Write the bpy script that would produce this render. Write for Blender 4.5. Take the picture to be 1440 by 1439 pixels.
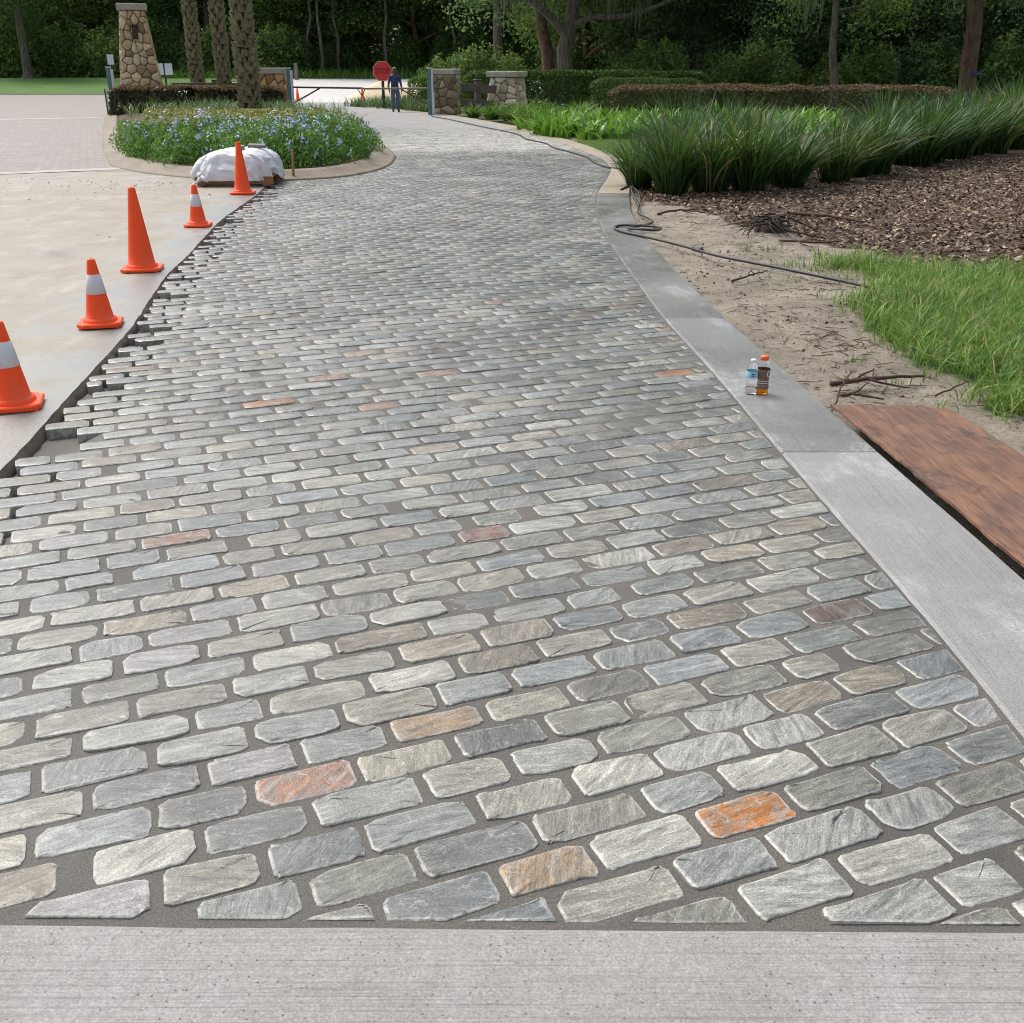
import bpy, bmesh, math, random
import numpy as np
from mathutils import Vector, Matrix

for _o in list(bpy.data.objects):
    bpy.data.objects.remove(_o, do_unlink=True)
SC = bpy.context.scene
COL = SC.collection

# ------------------------------------------------------------------ camera, sky, sun, exposure
cam_d = bpy.data.cameras.new('camera')
cam = bpy.data.objects.new('camera', cam_d)
COL.objects.link(cam)
SC.camera = cam
cam.location = (0, 0, 1.65)
cam.rotation_euler = (math.radians(90 - 23.295), 0, 0)
cam_d.sensor_width = 36.0
cam_d.lens = 36.0
cam_d.clip_start = 0.05
cam_d.clip_end = 1500

SUN_EL, SUN_AZ = 53.0, -44.0          # azimuth measured from +Y (view direction) towards +X
world = bpy.data.worlds.new('World')
SC.world = world
world.use_nodes = True
wn = world.node_tree
wn.nodes.clear()
sky = wn.nodes.new('ShaderNodeTexSky')
sky.sky_type = 'NISHITA'
sky.sun_disc = False
sky.sun_elevation = math.radians(SUN_EL)
sky.sun_rotation = math.radians(SUN_AZ)
sky.air_density = 1.0
sky.dust_density = 4.0
sky.ozone_density = 1.0
hs = wn.nodes.new('ShaderNodeHueSaturation')     # thin cloud: the whole sky evenly paler
hs.inputs['Saturation'].default_value = 0.5
bg = wn.nodes.new('ShaderNodeBackground')
bg.inputs['Strength'].default_value = 0.13
wo = wn.nodes.new('ShaderNodeOutputWorld')
wn.links.new(sky.outputs[0], hs.inputs['Color'])
wn.links.new(hs.outputs[0], bg.inputs[0])
wn.links.new(bg.outputs[0], wo.inputs[0])

sun_d = bpy.data.lights.new('sun', 'SUN')
sun_d.energy = 1.3
sun_d.angle = math.radians(24)
sun_d.color = (1.0, 0.97, 0.93)
sun = bpy.data.objects.new('sun', sun_d)
COL.objects.link(sun)
_az, _el = math.radians(SUN_AZ), math.radians(SUN_EL)
_d = Vector((math.sin(_az) * math.cos(_el), math.cos(_az) * math.cos(_el), math.sin(_el)))
sun.rotation_euler = _d.to_track_quat('Z', 'Y').to_euler()
sun.location = (0, 0, 30)

SC.view_settings.view_transform = 'Standard'
SC.view_settings.look = 'None'
SC.view_settings.gamma = 1.0
SC.view_settings.use_curve_mapping = False
SC.view_settings.exposure = 0.76
SC.render.engine = 'CYCLES'
SC.cycles.use_denoising = True
SC.cycles.filter_width = 1.0
SC.cycles.max_bounces = 7
SC.cycles.diffuse_bounces = 2
SC.cycles.glossy_bounces = 2
SC.cycles.transmission_bounces = 7
SC.cycles.transparent_max_bounces = 8

# ------------------------------------------------------------------ helpers
RS = np.random.RandomState
def lin(r, g, b):
    f = lambda c: (c / 255 / 12.92) if c / 255 <= 0.04045 else ((c / 255 + 0.055) / 1.055) ** 2.4
    return (f(r), f(g), f(b), 1.0)

def vnoise(x, y, seed=0):
    x = np.asarray(x, float); y = np.asarray(y, float)
    xi = np.floor(x).astype(np.int64); yi = np.floor(y).astype(np.int64)
    xf = x - xi; yf = y - yi
    def h(a, b):
        n = (a * 374761393 + b * 668265263 + seed * 974711) & 0x7fffffff
        n = ((n ^ (n >> 13)) * 1274126177) & 0x7fffffff
        return ((n ^ (n >> 16)) & 0xffff) / 65535.0
    u = xf * xf * (3 - 2 * xf); v = yf * yf * (3 - 2 * yf)
    return (h(xi, yi) * (1 - u) + h(xi + 1, yi) * u) * (1 - v) + (h(xi, yi + 1) * (1 - u) + h(xi + 1, yi + 1) * u) * v

def fbm(x, y, seed=0, o=4):
    s = 0; a = 0.5; t = 0
    for k in range(o):
        s = s + a * vnoise(np.asarray(x) * 2 ** k, np.asarray(y) * 2 ** k, seed + 17 * k); t += a; a *= 0.5
    return s / t

def smooth(a, b, x):
    t = np.clip((np.asarray(x, float) - a) / (b - a), 0, 1)
    return t * t * (3 - 2 * t)

def make_mesh(name, V, F, attrs=None, smooth_shade=False):
    """V (n,3); F (m,k) array or list of index tuples; attrs {name: array} per vertex (float, vec3 or rgba)"""
    me = bpy.data.meshes.new(name)
    V = np.asarray(V, np.float32)
    if isinstance(F, np.ndarray):
        m, k = F.shape
        me.vertices.add(len(V)); me.vertices.foreach_set('co', V.ravel())
        me.loops.add(m * k); me.loops.foreach_set('vertex_index', F.astype(np.int32).ravel())
        me.polygons.add(m)
        me.polygons.foreach_set('loop_start', np.arange(m, dtype=np.int32) * k)
        me.polygons.foreach_set('loop_total', np.full(m, k, np.int32))
        me.update(calc_edges=True); me.validate()
    else:
        me.from_pydata([tuple(map(float, v)) for v in V], [], [tuple(map(int, f)) for f in F])
        me.update()
    if attrs:
        for an, arr in attrs.items():
            arr = np.asarray(arr, np.float32)
            if arr.ndim == 1:
                a = me.attributes.new(an, 'FLOAT', 'POINT'); a.data.foreach_set('value', arr)
            elif arr.shape[1] == 3:
                a = me.attributes.new(an, 'FLOAT_VECTOR', 'POINT'); a.data.foreach_set('vector', arr.ravel())
            else:
                a = me.attributes.new(an, 'FLOAT_COLOR', 'POINT'); a.data.foreach_set('color', arr.ravel())
    if smooth_shade:
        me.polygons.foreach_set('use_smooth', np.ones(len(me.polygons), bool))
    return me

def obj(name, me, mat=None, parent=None, loc=None, rot=None, scale=None):
    o = bpy.data.objects.new(name, me)
    COL.objects.link(o)
    if mat is not None and me is not None and len(me.materials) == 0:
        me.materials.append(mat)
    if parent is not None: o.parent = parent
    if loc is not None: o.location = loc
    if rot is not None: o.rotation_euler = rot
    if scale is not None: o.scale = scale if hasattr(scale, '__len__') else (scale,) * 3
    return o

def empty(name, loc=(0, 0, 0), rz=0.0):
    o = bpy.data.objects.new(name, None)
    COL.objects.link(o)
    o.location = loc; o.rotation_euler = (0, 0, rz); o.empty_display_size = 0.2
    return o

def tag(o, label=None, cat=None, group=None, kind=None):
    if label: o['label'] = label
    if cat: o['category'] = cat
    if group: o['group'] = group
    if kind: o['kind'] = kind
    return o

def copy_tree(o, parent=None):
    c = o.copy(); COL.objects.link(c)
    if parent is not None: c.parent = parent
    for ch in list(o.children): copy_tree(ch, c)
    return c

class MB:
    """collects boxes, tubes and lathes into one mesh"""
    def __init__(s): s.V = []; s.F = []
    def add(s, V, F):
        b = len(s.V); s.V += [tuple(v) for v in V]; s.F += [tuple(i + b for i in f) for f in F]; return s
    def box(s, c, d, rot=None, bev=0.0, taper=1.0):
        hx, hy, hz = d[0] / 2, d[1] / 2, d[2] / 2
        b = min(bev, hx * .9, hy * .9, hz * .9)
        if b <= 0:
            P = [(x * (taper if z > 0 else 1), y * (taper if z > 0 else 1), z) for z in (-hz, hz) for x, y in ((-hx, -hy), (hx, -hy), (hx, hy), (-hx, hy))]
            F = [(3, 2, 1, 0), (4, 5, 6, 7)] + [(i, (i + 1) % 4, (i + 1) % 4 + 4, i + 4) for i in range(4)]
        else:
            P = []; rings = [(-hz, b), (-hz + b, 0), (hz - b, 0), (hz, b)]
            for z, ins in rings:
                tp = taper if z > 0 else 1
                X, Y = (hx - ins), (hy - ins)
                cc = b if ins == 0 else b * 0.6
                P += [(x * tp, y * tp, z) for x, y in ((-X + cc, -Y), (X - cc, -Y), (X, -Y + cc), (X, Y - cc), (X - cc, Y), (-X + cc, Y), (-X, Y - cc), (-X, -Y + cc))]
            F = [tuple(range(7, -1, -1)), tuple(range(24, 32))]
            for r in range(3):
                F += [(r * 8 + i, r * 8 + (i + 1) % 8, r * 8 + 8 + (i + 1) % 8, r * 8 + 8 + i) for i in range(8)]
        M = Matrix.Translation(c) @ (rot.to_matrix().to_4x4() if rot is not None and not isinstance(rot, Matrix) else (rot.to_4x4() if rot is not None else Matrix()))
        return s.add([M @ Vector(p) for p in P], F)
    def bar(s, a, b, w, h=None, bev=0.0):
        a, b = Vector(a), Vector(b); h = h or w
        d = b - a; q = d.to_track_quat('X', 'Z')
        return s.box((a + b) / 2, (d.length, w, h), q.to_matrix(), bev)
    def tube(s, pts, r, n=8, cap=True):
        pts = [Vector(p) for p in pts]; k = len(pts)
        rr = r if hasattr(r, '__len__') else [r] * k
        V = []; F = []
        ref = None
        for i, p in enumerate(pts):
            d = (pts[min(i + 1, k - 1)] - pts[max(i - 1, 0)]).normalized()
            if ref is None:
                ref = Vector((0, 0, 1)) if abs(d.z) < .9 else Vector((1, 0, 0))
            u = (ref - d * ref.dot(d)).normalized(); w = d.cross(u); ref = u
            V += [p + (u * math.cos(2 * math.pi * j / n) + w * math.sin(2 * math.pi * j / n)) * rr[i] for j in range(n)]
        for i in range(k - 1):
            F += [(i * n + j, i * n + (j + 1) % n, (i + 1) * n + (j + 1) % n, (i + 1) * n + j) for j in range(n)]
        if cap:
            F += [tuple(range(n - 1, -1, -1)), tuple(range((k - 1) * n, k * n))]
        return s.add(V, F)
    def lathe(s, prof, n=24, c=(0, 0, 0), cap=True):
        V = []; F = []; k = len(prof)
        for r, z in prof:
            V += [(c[0] + r * math.cos(2 * math.pi * j / n), c[1] + r * math.sin(2 * math.pi * j / n), c[2] + z) for j in range(n)]
        for i in range(k - 1):
            F += [(i * n + j, i * n + (j + 1) % n, (i + 1) * n + (j + 1) % n, (i + 1) * n + j) for j in range(n)]
        if cap:
            F += [tuple(range(n - 1, -1, -1)), tuple(range((k - 1) * n, k * n))]
        return s.add(V, F)
    def mesh(s, name, smooth_shade=False): return make_mesh(name, s.V, s.F, None, smooth_shade)
    def build(s, name, mat, parent=None, smooth_shade=False, **kw):
        return obj(name, s.mesh(name, smooth_shade), mat, parent, **kw)

def clip_poly(P, n, c):
    """keep the side where dot(n,p) <= c (Sutherland-Hodgman, convex or nearly)"""
    out = []
    k = len(P)
    for i in range(k):
        a = P[i]; b = P[(i + 1) % k]
        da = n[0] * a[0] + n[1] * a[1] - c; db = n[0] * b[0] + n[1] * b[1] - c
        if da <= 0: out.append(a)
        if (da < 0 < db) or (db < 0 < da):
            t = da / (da - db); out.append((a[0] + (b[0] - a[0]) * t, a[1] + (b[1] - a[1]) * t))
    return out

def in_poly(x, y, poly):
    x = np.asarray(x); y = np.asarray(y); r = np.zeros(x.shape, bool); n = len(poly); j = n - 1
    for i in range(n):
        xi, yi = poly[i]; xj, yj = poly[j]
        with np.errstate(divide='ignore', invalid='ignore'):
            r ^= ((yi > y) != (yj > y)) & (x < (xj - xi) * (y - yi) / (yj - yi + 1e-12) + xi)
        j = i
    return r

def unit(a): return a / (np.linalg.norm(a, axis=-1, keepdims=True) + 1e-9)

def leaf_arrays(P, L, rng, aspect=0.5, N=None, spread=0.9, droop=0.0):
    """rhombic leaves; returns V,F,v (v = a random tone for each leaf)"""
    n = len(P)
    L = np.broadcast_to(np.asarray(L, float), (n,)) * (0.7 + 0.6 * rng.rand(n))
    nn = rng.normal(size=(n, 3))
    if N is not None: nn = N + nn * spread
    nn = unit(nn)
    d = unit(np.cross(nn, rng.normal(size=(n, 3))))
    if droop: d = unit(d + np.array([0, 0, -droop])); 
    s = unit(np.cross(nn, d))
    hl = (d * (L / 2)[:, None]); hw = s * (L * aspect / 2)[:, None]
    fold = nn * (L * 0.06)[:, None]
    V = np.stack([P - hl, P + hw * 1.0 - hl * .15 + fold, P + hl, P - hw - hl * .15 + fold], 1).reshape(-1, 3)
    F = np.arange(n * 4).reshape(n, 4)
    return V, F, np.repeat(rng.rand(n), 4)

def blade_arrays(B, H, rng, lean=0.5, width=0.01, nseg=4, az=None, curl=1.0):
    """curved grass blades from base points B"""
    n = len(B)
    H = np.broadcast_to(np.asarray(H, float), (n,))
    lean = np.broadcast_to(np.asarray(lean, float), (n,)); width = np.broadcast_to(np.asarray(width, float), (n,))
    az = rng.rand(n) * 2 * np.pi if az is None else az
    D = np.stack([np.cos(az), np.sin(az), np.zeros(n)], 1)
    tw = az + np.pi / 2 + rng.normal(size=n) * 0.5
    S = np.stack([np.cos(tw), np.sin(tw), np.zeros(n)], 1)
    V = np.zeros((n, nseg + 1, 2, 3))
    for k in range(nseg + 1):
        t = k / nseg
        c = B + D * (H * lean * (0.25 * t + 0.75 * t ** 2))[:, None]
        c[:, 2] += H * (t - curl * lean * 0.42 * t ** 2.2)
        w = S * (width * 0.5 * (1.0 - t ** 2.2) * (0.75 + 0.5 * min(t * 3, 1)) + 0.0004)[:, None]
        V[:, k, 0] = c - w; V[:, k, 1] = c + w
    idx = np.arange(n)[:, None] * (nseg + 1) * 2
    F = np.concatenate([np.stack([idx[:, 0] + 2 * k, idx[:, 0] + 2 * k + 1, idx[:, 0] + 2 * k + 3, idx[:, 0] + 2 * k + 2], 1) for k in range(nseg)])
    v = np.repeat(rng.rand(n), (nseg + 1) * 2)
    h = np.tile(np.repeat(np.arange(nseg + 1) / nseg, 2), n)
    return V.reshape(-1, 3), F, v, h

# ------------------------------------------------------------------ materials
class NT:
    def __init__(s, name):
        s.m = bpy.data.materials.new(name); s.m.use_nodes = True
        s.t = s.m.node_tree; s.t.nodes.clear()
        s.out = s.t.nodes.new('ShaderNodeOutputMaterial')
    def n(s, typ, inputs=None, **props):
        nd = s.t.nodes.new('ShaderNode' + typ)
        for k, v in props.items(): setattr(nd, k, v)
        for k, v in (inputs or {}).items():
            sk = nd.inputs[k]
            if isinstance(v, bpy.types.NodeSocket): s.t.links.new(v, sk)
            else: sk.default_value = v
        return nd
    def attr(s, name): return s.n('Attribute', attribute_name=name)
    def pos(s): return s.n('NewGeometry').outputs['Position']
    def objco(s): return s.n('TexCoord').outputs['Object']
    def scale(s, vec, sc, loc=(0, 0, 0), rot=(0, 0, 0)):
        return s.n('Mapping', {'Vector': vec, 'Scale': sc, 'Location': loc, 'Rotation': rot}).outputs[0]
    def noise(s, vec, scale=5, detail=4, rough=.55, dist=0.0):
        return s.n('TexNoise', {'Vector': vec, 'Scale': scale, 'Detail': detail, 'Roughness': rough, 'Distortion': dist}).outputs['Fac']
    def vor(s, vec, scale=5, feature='F1', out='Distance', rnd=1.0):
        return s.n('TexVoronoi', {'Vector': vec, 'Scale': scale, 'Randomness': rnd}, feature=feature).outputs[out]
    def ramp(s, fac, stops, interp='LINEAR'):
        r = s.n('ValToRGB', {'Fac': fac}); e = r.color_ramp; e.interpolation = interp
        while len(e.elements) < len(stops): e.elements.new(0.5)
        for el, (p, c) in zip(e.elements, stops):
            el.position = p; el.color = c if hasattr(c, '__len__') else (c, c, c, 1)
        return r.outputs[0]
    def mapr(s, v, a, b, c=0.0, d=1.0):
        return s.n('MapRange', {'Value': v, 'From Min': a, 'From Max': b, 'To Min': c, 'To Max': d}).outputs[0]
    def math(s, op, a, b=0.0):
        return s.n('Math', {0: a, 1: b}, operation=op).outputs[0]
    def mix(s, fac, a, b, bt='MIX'):
        nd = s.n('Mix', {}, data_type='RGBA', blend_type=bt)
        for k, v in (('Factor', fac), ('A', a), ('B', b)):
            sk = [i for i in nd.inputs if i.name == k and (i.type == 'RGBA' or (k == 'Factor' and i.type == 'VALUE'))][0]
            if isinstance(v, bpy.types.NodeSocket): s.t.links.new(v, sk)
            else: sk.default_value = v
        return [o for o in nd.outputs if o.type == 'RGBA'][0]
    def bump(s, h, strength=.5, dist=.01, normal=None):
        i = {'Height': h, 'Strength': strength, 'Distance': dist}
        if normal is not None: i['Normal'] = normal
        return s.n('Bump', i).outputs[0]
    def pbr(s, color, rough=.6, normal=None, **kw):
        i = {'Base Color': color, 'Roughness': rough}
        if normal is not None: i['Normal'] = normal
        i.update(kw)
        b = s.n('BsdfPrincipled', i)
        s.t.links.new(b.outputs[0], s.out.inputs[0])
        return b
    def done(s): return s.m

def plain(name, color, rough=.5, var=0.12, scale=6, bump=0.0, **kw):
    t = NT(name); p = t.objco()
    f = t.noise(p, scale, 5)
    c = t.mix(f, tuple(x * (1 - var) for x in color[:3]) + (1,), tuple(min(1, x * (1 + var)) for x in color[:3]) + (1,))
    nrm = t.bump(t.noise(p, scale * 8, 4), .6, bump) if bump else None
    rr = t.mapr(t.noise(p, scale * 2.3, 3), .3, .7, max(.03, rough - .08), min(1, rough + .08))
    t.pbr(c, rr, nrm, **kw)
    return t.done()

def leaf_mat(name, stops, rough=.55, trans=.3, spec=.25, tip=None):
    t = NT(name)
    ov = t.mapr(t.n('ObjectInfo').outputs['Random'], 0, 1, -.2, .2)
    c = t.ramp(t.math('ADD', t.attr('v').outputs['Fac'], ov), stops)
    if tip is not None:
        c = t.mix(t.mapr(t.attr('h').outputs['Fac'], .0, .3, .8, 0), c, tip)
    b = t.n('BsdfPrincipled', {'Base Color': c, 'Roughness': rough, 'Specular IOR Level': spec})
    tr = t.n('BsdfTranslucent', {'Color': t.mix(.5, c, (.32, .42, .06, 1), 'MULTIPLY')})
    tr.inputs['Color'].default_value = (.1, .2, .03, 1)
    t.t.links.new(t.mix(.35, c, (.25, .4, .05, 1)), tr.inputs['Color'])
    mx = t.n('MixShader', {0: trans, 1: b.outputs[0], 2: tr.outputs[0]})
    t.t.links.new(mx.outputs[0], t.out.inputs[0])
    return t.done()

def concrete(name, c1, c2, axis='x', pits=0.5, wet=0.0, dust=0.0, lines=1.0, rough=.75, wetscale=.8, damp=None):
    """broomed concrete: fine lines across, mottling, small dark pits, damp patches"""
    t = NT(name); p = t.pos()
    warp = p
    st = (1.6, 170, 1) if axis == 'x' else (170, 1.6, 1)
    ln = t.noise(t.scale(warp, st), 1.0, 5, .65)
    big = t.noise(p, 1.7, 6, .6)
    fine = t.noise(p, 200, 3, .75)
    med = t.noise(p, 28, 4, .7)
    c = t.mix(t.mapr(big, .3, .7), c1, c2)
    c = t.mix(t.mapr(med, .3, .75, 0, .35), c, tuple(x * .72 for x in c1[:3]) + (1,))
    c = t.mix(1., c, t.ramp(fine, [(.3, .66), (.5, 1.), (.68, 1.4)]), 'MULTIPLY')
    c = t.mix(t.mapr(ln, .50, .68, 0, .5 * lines), c, tuple(x * .55 for x in c1[:3]) + (1,))
    pit = t.mapr(t.vor(p, 55), .04, .20, 1, 0)
    gate = t.mapr(t.noise(p, 5, 3, .7), .38, .52, 0, pits)
    c = t.mix(t.math('MULTIPLY', pit, gate), c, (.055, .05, .045, 1))
    if dust:
        dn = t.mapr(t.noise(t.scale(p, (2.2, 1, 1)), 1.3, 7, .7, .4), .52, .66, 0, dust)
        dn = t.math('MULTIPLY', dn, t.mapr(t.noise(p, 70, 4, .7), .35, .6))
        c = t.mix(dn, c, (.72, .73, .75, 1))
    rr = rough
    if wet:
        w = t.mapr(t.noise(p, wetscale, 6, .62, .4), .56 - wet * .3, .80 - wet * .3, 0, 1)
        c = t.mix(w, c, t.mix(1.0, c, (.80, .80, .79, 1), 'MULTIPLY'))
        rr = t.mapr(w, 0, 1, rough, .22)
    if damp:
        dm = t.math('ADD', t.attr('dry').outputs['Fac'], t.mapr(t.noise(p, 1.1, 5, .65), .3, .7, -.5, .5))
        dm = t.mapr(dm, .1, .55, 1, 0)
        c = t.mix(dm, c, t.mix(t.mapr(fine, .4, .6), damp, (.345, .355, .34, 1)))
        rr = t.mix(dm, rr, (.34, .34, .34, 1))
    hgt = t.math('ADD', t.math('MULTIPLY', ln, .9 * lines), t.math('ADD', t.math('MULTIPLY', med, .5), t.math('MULTIPLY', fine, .25)))
    t.pbr(c, rr, t.bump(hgt, .55, .006))
    return t.done()

M = {}
# --- cobblestones: colour, streak direction and worn rims come from the stones themselves
t = NT('cobblestone')
tc = t.attr('tc').outputs['Vector']
ca_ = t.attr('Col')
colr = ca_.outputs['Color']
rustm = t.mapr(t.noise(t.scale(t.attr('tc').outputs['Vector'], (14, 20, 14)), 1., 4, .65, .6), .38, .54, .28, 1)
colr = t.mix(ca_.outputs['Alpha'], t.mix(rustm, (.20, .195, .18, 1), colr), colr)
edge = t.attr('edge').outputs['Fac']
P_ = t.pos()
streak = t.noise(t.scale(tc, (9, 60, 10)), 1.0, 5, .68, .5)
blotch = t.noise(t.scale(tc, (10, 22, 9)), 1.0, 4, .6, .3)
grain = t.noise(t.scale(tc, (1, 1.8, 1)), 190, 3, .75)
cleft = t.noise(t.scale(tc, (14, 20, 14)), 1.0, 3, .5, 1.2)
step = t.mapr(cleft, .42, .58)
c = t.mix(1.0, colr, t.ramp(streak, [(.36, .55), (.46, .90), (.54, 1.03), (.64, 1.5)]), 'MULTIPLY')
c = t.mix(t.mapr(blotch, .35, .7, 0, .55), c, t.mix(1.0, c, (.62, .68, .70, 1), 'MULTIPLY'))
c = t.mix(1.0, c, t.ramp(grain, [(.36, .58), (.5, 1.0), (.62, 1.5)]), 'MULTIPLY')
rim = t.math('MULTIPLY', edge, t.mapr(t.noise(tc, 60, 4, .7), .34, .56))
c = t.mix(t.math('MULTIPLY', rim, .8), c, (.50, .49, .455, 1))
vein = t.math('MULTIPLY', t.mapr(t.math('ABSOLUTE', t.math('SUBTRACT', cleft, .5)), .0, .016, 1, 0), t.mapr(t.noise(tc, 22, 2), .45, .6))
c = t.mix(t.math('MULTIPLY', vein, .6), c, (.46, .455, .43, 1))
pit = t.math('MULTIPLY', t.mapr(t.vor(tc, 110), 0, .24, 1, 0), t.mapr(t.noise(tc, 12, 2), .44, .58))
c = t.mix(t.math('MULTIPLY', pit, .75), c, (.05, .05, .048, 1))
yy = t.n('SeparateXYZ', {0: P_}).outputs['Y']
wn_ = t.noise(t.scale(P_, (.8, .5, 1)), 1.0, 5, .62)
wet_far = t.mapr(t.math('ADD', yy, t.math('MULTIPLY', wn_, 5.0)), 25.6, 27.4, 1, 0)  # falls to nothing on the farther stones, with a noisy border
wet_far = t.math('MULTIPLY', wet_far, t.mapr(t.math('ADD', yy, t.math('MULTIPLY', wn_, 2.0)), 3.4, 8.5, .66, 1))  # weaker on the nearest stones, full from mid-lane on
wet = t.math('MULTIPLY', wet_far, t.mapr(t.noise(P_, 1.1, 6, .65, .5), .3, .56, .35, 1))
c = t.mix(wet, t.mix(1.0, c, (1.6, 1.58, 1.54, 1), 'MULTIPLY'), t.mix(1.0, c, (.49, .507, .468, 1), 'MULTIPLY'))  # colour paler where the mask is low, darker where it is high
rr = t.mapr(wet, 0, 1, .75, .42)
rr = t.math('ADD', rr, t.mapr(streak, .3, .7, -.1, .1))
hg = t.math('ADD', t.math('MULTIPLY', streak, 1.0), t.math('ADD', t.math('MULTIPLY', step, .30), t.math('MULTIPLY', grain, .22)))
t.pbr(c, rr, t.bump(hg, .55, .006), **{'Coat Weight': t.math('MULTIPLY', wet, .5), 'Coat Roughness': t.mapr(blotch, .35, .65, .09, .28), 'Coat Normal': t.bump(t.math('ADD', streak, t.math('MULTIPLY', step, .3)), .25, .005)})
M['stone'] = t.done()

t = NT('mortar')
p = t.pos()
g1 = t.noise(p, 210, 3, .8); g2 = t.noise(p, 6, 4, .6)
c = t.mix(g2, lin(84, 81, 75), lin(104, 100, 93))
c = t.mix(1., c, t.ramp(g1, [(.32, .45), (.5, 1.), (.66, 1.7)]), 'MULTIPLY')
wetm = t.mapr(t.noise(p, 1.6, 5, .6, .4), .45, .62)
c = t.mix(wetm, c, t.mix(1., c, (.6, .6, .6, 1), 'MULTIPLY'))
t.pbr(c, t.mapr(wetm, 0, 1, .85, .5), t.bump(t.math('ADD', g1, t.math('MULTIPLY', t.noise(p, 40, 4), 1.2)), .6, .004))
M['mortar'] = t.done()

M['apron'] = concrete('apron_concrete', lin(139, 136, 131), lin(159, 157, 154), 'x', 1., 0, .14, 1.3)
M['kerb_dry'] = concrete('new_kerb_concrete', lin(132, 131, 128), lin(152, 152, 151), 'y', .6, .0, .4, .9, .5)
M['kerb_damp'] = concrete('damp_kerb_concrete', lin(116, 115, 110), lin(136, 136, 132), 'y', .12, .7, .4, .8, .42, .6)
M['kerb_mid'] = concrete('half_dry_kerb_concrete', lin(120, 119, 115), lin(144, 144, 143), 'y', .12, .6, .6, .8, .32, .7)
M['kerb_old'] = concrete('old_kerb_concrete', lin(140, 128, 108), lin(164, 154, 136), 'y', .5, 0, 0, .3)
M['slab'] = concrete('base_slab_concrete', lin(134, 125, 109), lin(154, 146, 131), 'x', .8, .22, .25, .5, .65, .35, lin(110, 111, 104))
M['island_kerb'] = concrete('island_kerb_concrete', lin(112, 100, 84), lin(146, 135, 117), 'x', .7, 0, 0, .3)
M['band'] = concrete('band_concrete', lin(162, 157, 148), lin(178, 174, 167), 'x', .3, 0, 0, .3)
M['road_far'] = concrete('far_road_concrete', lin(192, 190, 186), lin(206, 204, 200), 'x', .1, 0, 0, .2)

def paving(name, c1, c2, mort, bw, rh, rot, rough=.8):
    t = NT(name); p = t.pos()
    q = t.scale(p, (1, 1, 1), rot=(0, 0, rot))
    br = t.n('TexBrick', {'Vector': q, 'Color1': c1, 'Color2': c2, 'Mortar': mort, 'Scale': 1.0, 'Mortar Size': .008, 'Bias': 0.0, 'Brick Width': bw, 'Row Height': rh})
    c = t.mix(t.mapr(t.noise(p, .8, 6, .65), .3, .7, 0, .45), br.outputs['Color'], t.mix(1., br.outputs['Color'], (.72, .72, .72, 1), 'MULTIPLY'))
    c = t.mix(t.mapr(t.noise(t.scale(q, (1 / bw, 1 / rh, 1)), 1.0, 2, .5), .35, .65, 0, .5), c, t.mix(1., c, (1.35, 1.3, 1.25, 1), 'MULTIPLY'))
    t.pbr(c, rough, t.bump(br.outputs['Fac'], -.4, .01))
    return t.done()
M['paver'] = paving('old_brick_paving', lin(126, 119, 114), lin(142, 135, 129), lin(108, 101, 96), .22, .11, math.radians(24), .7)
M['lane_far'] = paving('far_cobble_paving', lin(138, 138, 136), lin(160, 159, 155), lin(100, 97, 92), .275, .126, math.radians(-21.2), .8)

# --- verge soil: sand, bark mulch and turf soil by vertex weight
t = NT('verge_soil')
p = t.pos()
w = t.n('SeparateColor', {0: t.attr('zone').outputs['Color']})
n1 = t.noise(p, 2.2, 7, .65); n2 = t.noise(p, 34, 5, .7); n3 = t.noise(p, 170, 3, .8)
sand = t.mix(t.mapr(n1, .33, .66), lin(140, 129, 114), lin(186, 176, 157))
sand = t.mix(t.mapr(n2, .42, .68, 0, .6), sand, lin(104, 91, 76))
sand = t.mix(1., sand, t.ramp(n3, [(.3, .5), (.5, 1.), (.68, 1.5)]), 'MULTIPLY')
sand = t.mix(t.mapr(t.noise(p, 5.5, 6, .7), .55, .68, 0, .75), sand, lin(84, 70, 58))
mul = t.mix(t.mapr(n2, .3, .7), lin(60, 47, 38), lin(104, 86, 69))
mul = t.mix(t.mapr(n3, .45, .7, 0, .5), mul, lin(116, 98, 80))
turf = t.mix(n2, lin(60, 78, 30), lin(96, 118, 48))
c = t.mix(w.outputs[0], sand, mul)
c = t.mix(w.outputs[1], c, turf)
t.pbr(c, .9, t.bump(t.math('ADD', t.math('MULTIPLY', n2, 1.), t.math('MULTIPLY', n3, .35)), 1., .035))
M['verge'] = t.done()

t = NT('forest_floor'); p = t.pos()
c = t.mix(t.mapr(t.noise(p, .35, 6, .65), .35, .65), lin(62, 58, 34), lin(74, 96, 40))
c = t.mix(t.mapr(t.noise(p, 9, 5, .7), .4, .65, 0, .7), c, lin(98, 82, 58))
t.pbr(c, .95, t.bump(t.noise(p, 12, 5, .7), .8, .05)); M['ground'] = t.done()

t = NT('lawn_turf'); p = t.pos()
c = t.mix(t.mapr(t.noise(p, .5, 6, .65), .3, .7), lin(66, 100, 34), lin(92, 128, 46))
c = t.mix(t.mapr(t.noise(p, 7, 5, .7), .4, .65, 0, .6), c, lin(70, 108, 38))
t.pbr(c, .9, t.bump(t.noise(p, 30, 4, .7), .9, .05)); M['lawn'] = t.done()

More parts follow.
